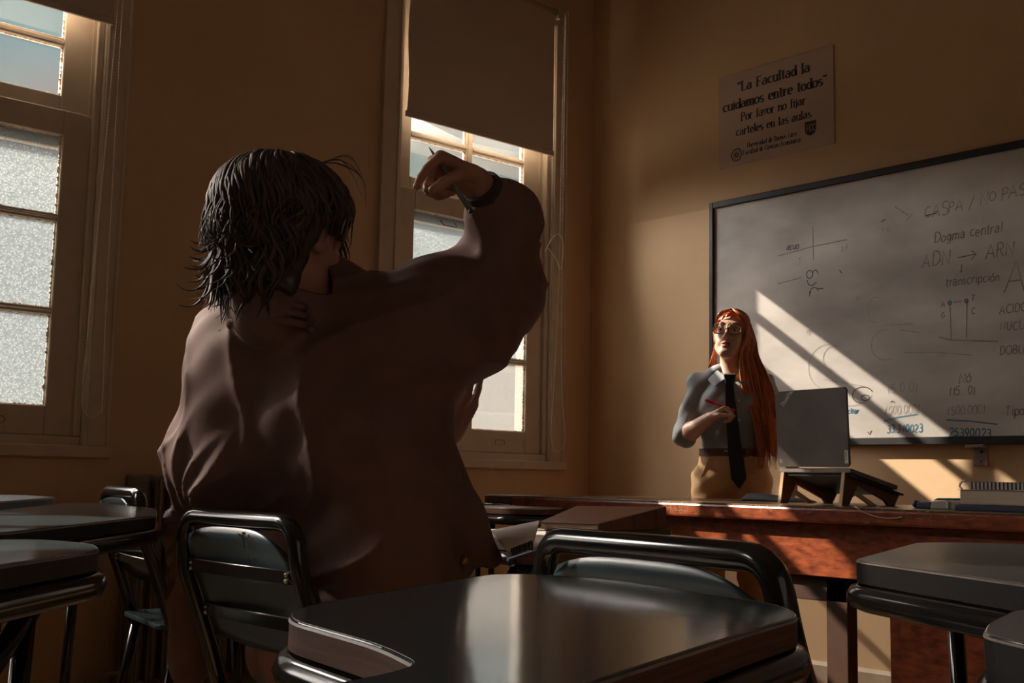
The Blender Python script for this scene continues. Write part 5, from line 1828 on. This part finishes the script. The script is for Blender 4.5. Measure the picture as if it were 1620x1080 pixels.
body_object('body', bodym, .0048, M['skin_m'], man)
for sx in (-1, 1):
    c = hm(sx * .032, .0745, .008)
    e = MB().ball(c, .0108, 12, 8).build('eye', M['eye'], man, True)
    MB().ball(c + mF * .0072, .0062, 10, 7).build('iris', M['iris'], e, True)

# jacket
bx = V3((-1.6391, 1.1439, 1.1103))
arm_mid = SHR + (ELR - SHR) * .5
jacket = [('e', 0, mp(.01, .0, 1.02), np.array((.195, .140, .19)), M_ax),
          ('e', .08, mp(-.005, .03, .91), np.array((.215, .145, .175)), M_ax), ('e', .06, (-1.79, 1.235, .74), (.225, .135, .24), np.eye(3)),
          ('c', .07, SHL, SHR, .080, .088),
          ('c', .06, mp(-.08, -.015, 1.165), mp(.08, -.015, 1.165), .058, .058),
          ('c', .03, mp(0, -.01, 1.19), hm(0, -.035, -.135), .078, .070),
          ('c', .05, V3((-2.0759, 1.0874, 0.8867)), V3((-2.1037, 1.0833, 0.7337)), .066, .058),
          # raised right sleeve
          ('c', .06, SHR, arm_mid, .110, .112), ('c', .05, arm_mid, ELR, .110, .085),
          ('c', .035, ELR, BND, .080, .064), ('c', .03, BND, WRR + (BND - WRR) * .25, .060, .036),
          # left sleeve
          ('c', .12, SHL, ELL, .085, .072), ('c', .08, V3((-1.9303, 1.0864, 1.0453)), V3((-1.9716, 1.0692, 0.8804)), .078, .080), ('c', .04, ELL, WRL + (ELL - WRL) * .25, .080, .06),
          # front panels and the hem flaring out on his right
          ('c', .06, V3((-1.6585, 1.2247, 0.9570)), V3((-1.6442, 1.3484, 0.7744)), .050, .052), ('c', .03, V3((-1.6442, 1.3484, 0.7744)), V3((-1.6083, 1.3991, 0.7143)), .052, .022),
          ('c', .05, V3((-1.7121, 1.2169, 0.9184)), V3((-1.7056, 1.2900, 0.7160)), .12, .10),
          # tail hanging beside the chair on his left
          ('c', .04, V3((-2.1053, 1.0815, 0.7337)), V3((-2.1202, 1.0792, 0.4804)), .055, .038)]
FO = np.array(mp(-.26, -.08, .77))
ARM = (ELR - SHR); ARM /= np.linalg.norm(ARM)
FAR = (WRR - BND); FAR /= np.linalg.norm(FAR)
FA2 = (BND - ELR); FA2 /= np.linalg.norm(FA2)


def jacket_fold(P, d):
    q = P - MO
    u, v, z = q @ MA, q @ MF, P[:, 2]
    back = np.clip(-v * 12 + .2, 0, 1)
    du, dz = u + .26, z - .74
    r = np.sqrt(du * du + dz * dz) + 1e-5
    ang = np.arctan2(dz, du)
    f = -.016 * (1 - np.abs(np.sin(ang * 5.5 + 1.2 * np.sin(r * 9) + .6))) ** 2.2 * np.exp(-((r - .16) / .13) ** 2) * back * np.clip((.97 - z) * 7, 0, 1)
    f += -.008 * (1 - np.abs(np.sin(ang * 9 + 3 * r * 6))) ** 2 * np.exp(-((r - .12) / .1) ** 2) * back
    # cloth slack over the waist
    f += .005 * np.sin(z * 38 + 2.2 * np.sin(u * 9)) * np.clip(1 - np.abs(z - .68) / .14, 0, 1) * back
    # pull lines from the raised shoulder across the upper back
    c = (u - .20) * .55 + (z - 1.12)
    f += -.0025 * (1 - np.abs(np.sin(c * 24 + 1.5 * np.sin(u * 12)))) ** 2.5 * np.clip(1 - np.abs(z - 1.10) / .14, 0, 1) * np.clip((u + .22) * 4, 0, 1)
    f += .008 * np.sin(u * 26 + z * 15 + 1.3) * np.clip((.95 - z) * 4, 0, 1) * np.clip(v * 6, 0, 1)
    # sleeve rings
    s = (P - SHR) @ ARM
    ax = P - SHR - s[:, None] * ARM
    near = np.exp(-(np.sqrt((ax * ax).sum(1)) / .14) ** 4)
    f += -.013 * (1 - np.abs(np.sin(s * 26 + ax[:, 2] * 16 + 1.2 * np.sin(ax[:, 2] * 25)))) ** 2.5 * np.clip((s - .12) * 6, 0, 1) * np.clip((.42 - s) * 8, 0, 1) * near
    s2 = (P - ELR) @ FA2
    ax2 = P - ELR - s2[:, None] * FA2
    near2 = np.exp(-(np.sqrt((ax2 * ax2).sum(1)) / .11) ** 4)
    f += -.010 * (1 - np.abs(np.sin(s2 * 36 + ax2[:, 0] * 22 - ax2[:, 1] * 14 + .5))) ** 2.5 * np.clip((s2 + .02) * 10, 0, 1) * np.clip((.20 - s2) * 10, 0, 1) * near2
    f += -.006 * (1 - np.abs(np.sin(u * 17 - z * 11 + 1.4 * np.sin(z * 13 + u * 6)))) ** 3.5
    f += .0020 * wav(P, 31, 23, 37, 0.4) + .0015 * wav(P, -57, 49, 61, 1.7)
    # open cuff and neck
    cuff = (P - (WRR - FAR * .020)) @ FAR
    f2 = np.maximum(d + f, np.where(np.sqrt(((P - WRR) ** 2).sum(1)) < .12, cuff, -1))
    nk = hm(0, -.02, -.10)
    k = ((P - nk) @ mU)
    f2 = np.maximum(f2, np.where(np.sqrt(((P - nk) ** 2).sum(1)) < .10, k, -1))
    return f2 - d


jk = body_object('jacket', jacket, .0062, M['jacket'], man, jacket_fold, pad=.03)
# rib cuff round the wrist, folded collar
ring = []
o1 = V3((0, 0, 1)) - FAR * FAR[2]; o1 /= np.linalg.norm(o1)
o2 = np.cross(FAR, o1)
cf = MB()
for dd, rr in ((-.034, .0335), (-.028, .034), (-.022, .0345), (-.016, .034), (-.010, .033)):
    c = WRR + FAR * dd
    cf.tube([c + o1 * (rr * math.cos(a)) + o2 * (rr * math.sin(a)) for a in [2 * math.pi * i / 24 for i in range(25)]], .0042, 6, cap=False)
cf.build('cuff', M['cuff'], jk, True)
col = MB()
nk = hm(0, -.022, -.128)
for kk in range(3):
    pts = []
    for i in range(33):
        a = math.radians(360 * i / 32)
        rr = .066 + .006 * kk
        pts.append(nk + mR * (rr * math.cos(a)) + mF * (rr * math.sin(a) + .01) - mU * (.004 + .016 * kk + .02 * (math.sin(a) > 0) * math.sin(a)))
    col.tube(pts, .009 - .001 * kk, 8)
col.build('collar', M['jacket'], jk, True)
MB().ball(V3((-1.5866, 1.3174, 0.7161)), .010, 12, 8, (1, 1, 1)).build('button', M['brass'], jk, True)
# trousers and shoes
trm = [('c', 0, (-1.89, 1.26, .575), (-1.71, 1.26, .575), .105, .105), ('c', .05, (-1.8, 1.27, .60), (-1.8, 1.27, .70), .11, .11)]
for sx in (-1, 1):
    trm += [('c', .04, V3((-1.80 + sx * .10, 1.27, .55)), mp(sx * .13, .48, .54), .088, .076), ('c', .03, mp(sx * .13, .48, .53), mp(sx * .13, .50, .10), .076, .062)]
tm = body_object('trousers', trm, .009, M['khaki'], man, lambda P, d: .004 * wav(P, 40, 25, 50, 0) + .003 * wav(P, -60, 55, 20, 1))
mb = MB()
pk = [(-1.91, 1.158, .60), (-1.83, 1.156, .60), (-1.83, 1.153, .52), (-1.87, 1.153, .505), (-1.91, 1.156, .52)]
mb.extrude(pk, (0, -.006, 0))
mb.build('back_pocket', M['khaki'], tm, bevel=.001)
for sx in (-1, 1):
    body_object('shoe', [('c', 0, mp(sx * .13, .46, .05), mp(sx * .14, .68, .04), .048, .040)], .009, M['shoe'], man)

# hair: cap plus wavy locks, flicked out at the nape
capm = [('e', 0, hm(0, -.022, .040), np.array((.102, .118, .086)) * 1.05, np.stack([mR, mF, mU])),
        ('c', .03, hm(0, -.080, -.02), hm(-.01, -.075, -.10), .052, .036), ('c', .03, hm(-.06, -.05, -.02), hm(-.055, -.05, -.10), .042, .034), ('c', .03, hm(.06, -.05, -.0), hm(.05, -.06, -.09), .035, .03),
        ('c', .02, hm(-.03, .08, .075), hm(.045, .080, .065), .018, .018)]


def capm_cut(P, d):
    q = (P - HCM) / 1.04
    x, y, z = q @ mR, q @ mF, q @ mU
    face = np.sqrt((x / .082) ** 2 + ((z + .055) / .108) ** 2) - 1
    cut = np.maximum(face * .06, -(y - .012))
    dn = smax(d, -cut, .012)
    ear = np.sqrt((x - .085) ** 2 + (y - .006) ** 2 + ((z + .012) * .8) ** 2) - .030
    dn = smax(dn, -ear, .008)
    tex = .005 * np.sin(np.arctan2(x, y) * 13 + z * 40) + .004 * np.sin(x * 90 + 2 * np.sin(z * 50)) * np.cos(z * 60 + y * 40)
    return dn - d + tex


hairm = body_object('hair', capm, .0055, M['hair_dark'], man, capm_cut)
locks = []
R = random.Random(23)
for i in range(760):
    a0 = R.uniform(0, 2 * math.pi)
    th0 = R.uniform(.05, 1.0)
    ln = R.uniform(.10, .20)
    pts = []
    th, az = th0, a0
    ph, am = R.uniform(0, 6.28), R.uniform(.05, .16)
    K = 9
    front = math.sin(a0) > .35          # towards the face: short fringe
    right = math.cos(a0) > .5
    steps = ln * (.55 if front else 1.0) * (.7 if right else 1.0)
    low = False
    base = None
    for k in range(K):
        t = k / (K - 1)
        if th < 1.75:
            r = 1.05 + .05 * math.sin(t * 3) + .03 * math.sin(ph + t * 5)
            lx = .101 * r * math.sin(th) * math.cos(az)
            ly = .124 * r * math.sin(th) * math.sin(az) - .022
            lz = .094 * r * math.cos(th) + .040
            p = V3(hm(lx, ly, lz))
        else:
            out = V3(mR) * math.cos(az) + V3(mF) * math.sin(az)
            p = pts[-1] + (-V3(mU) * .017 + out * (.006 * math.sin(ph + t * 7)) + np.cross(out, mU) * (.006 * math.cos(ph + t * 6)))
        pts.append(p)
        th += steps / .11 / (K - 1) * 1.25
        az += am * math.sin(ph + t * 7) * .8
    locks.append((smooth_path(pts, 2), R.uniform(.003, .0066)))
for i in range(300):
    # second layer over the back and right of the head
    az = R.uniform(math.pi * .75, math.pi * 1.88)
    th = R.uniform(.9, 1.65)
    ph, am = R.uniform(0, 6.28), R.uniform(.1, .3)
    pts = []
    for k in range(9):
        t = k / 8
        r = 1.06 + .05 * math.sin(ph + t * 6)
        t2 = min(th, 1.9)
        p = V3(hm(.102 * r * math.sin(t2) * math.cos(az), .118 * r * math.sin(t2) * math.sin(az) - .022, .094 * r * math.cos(t2) + .040 - max(0, th - 1.9) * .085))
        if th > 1.9:
            p = p - (V3(mR) * math.cos(az) + V3(mF) * math.sin(az)) * (.012 * min(1, (th - 1.9) * 1.4))
        pts.append(p)
        th += .16
        az += am * math.sin(ph + t * 9) * .5
    locks.append((smooth_path(pts, 2), R.uniform(.0035, .0075)))
for i in range(220):
    # hair hanging straight over the nape
    az = R.uniform(math.pi * .92, math.pi * 1.84)
    ph = R.uniform(0, 6.28)
    pts = []
    z0 = R.uniform(-.045, .035)
    ln_ = R.uniform(.07, .13)
    for k in range(8):
        t = k / 7
        z = z0 - ln_ * t
        rr = 1.07 - .32 * np.clip((-.02 - z) / .10, 0, 1) + .03 * math.sin(ph + t * 6)
        a_ = az + .12 * math.sin(ph * 2 + t * 7)
        pts.append(V3(hm(.102 * rr * math.cos(a_), .118 * rr * math.sin(a_) - .022, z)))
    locks.append((smooth_path(pts, 2), R.uniform(.005, .009)))
for i in range(120):
    # nape and left side: curls turned outwards at the tips
    az = R.uniform(math.pi * .82, math.pi * 1.70)
    out = V3(mR) * math.cos(az) + V3(mF) * math.sin(az)
    sd_ = np.cross(out, mU)
    z0 = R.uniform(-.05, .04)
    p = V3(hm(.098 * math.cos(az), .118 * math.sin(az) - .022, z0))
    pts = [p + V3(mU) * .03 - out * .012, p]
    turn = R.uniform(.2, 2.3)
    sw = R.uniform(-1, 1)
    step = R.uniform(.010, .017)
    for k in range(1, 9):
        a_ = -.25 + turn * (k / 8) ** 1.6
        p = p + step * (-V3(mU) * math.cos(a_) + out * math.sin(a_) * .8 + sd_ * (.5 * math.sin(k * .8 + i) + .25 * sw))
        pts.append(p)
    locks.append((smooth_path(pts, 2), R.uniform(.005, .0095)))
for i in range(5):
    a = hm(.02 + R.uniform(-.02, .03), .03, .145)
    b = hm(.05 + R.uniform(-.02, .02), .06 + R.uniform(0, .03), .165 + R.uniform(-.012, .012))
    c = hm(.085 + R.uniform(-.01, .01), .08, .13 + R.uniform(-.02, .01))
    d = hm(.095, .085, .085 + R.uniform(-.02, .02))
    locks.append((smooth_path([a, b, c, d], 4), R.uniform(.0015, .003)))
locks_object('hair_locks', locks, M['locks_dark'], hairm, 5, .5)

# pen in his raised hand
pa, pb = V3((-1.5747, 1.2048, 1.4304)), V3((-1.4971, 1.2372, 1.3109))
pd = (pb - pa) / np.linalg.norm(pb - pa)
ln = np.linalg.norm(pb - pa)
pn = thing('pen', 'dark grey pen in the raised hand of the man in the brown jacket', 'pen', tuple(pa))
MB().tube([pa + pd * .030, pa + pd * .05, pa + pd * ln], [.0042, .0047, .0047], 12).build('barrel', M['grey_pen'], pn, True)
MB().tube([pa, pa + pd * .006, pa + pd * .030], [.0008, .0016, .0042], 12).build('tip', M['grey_pen'], pn, True)
MB().tube([pa + pd * ln, pa + pd * (ln + .004)], [.0047, .004], 12).build('end_cap', M['key'], pn, True)
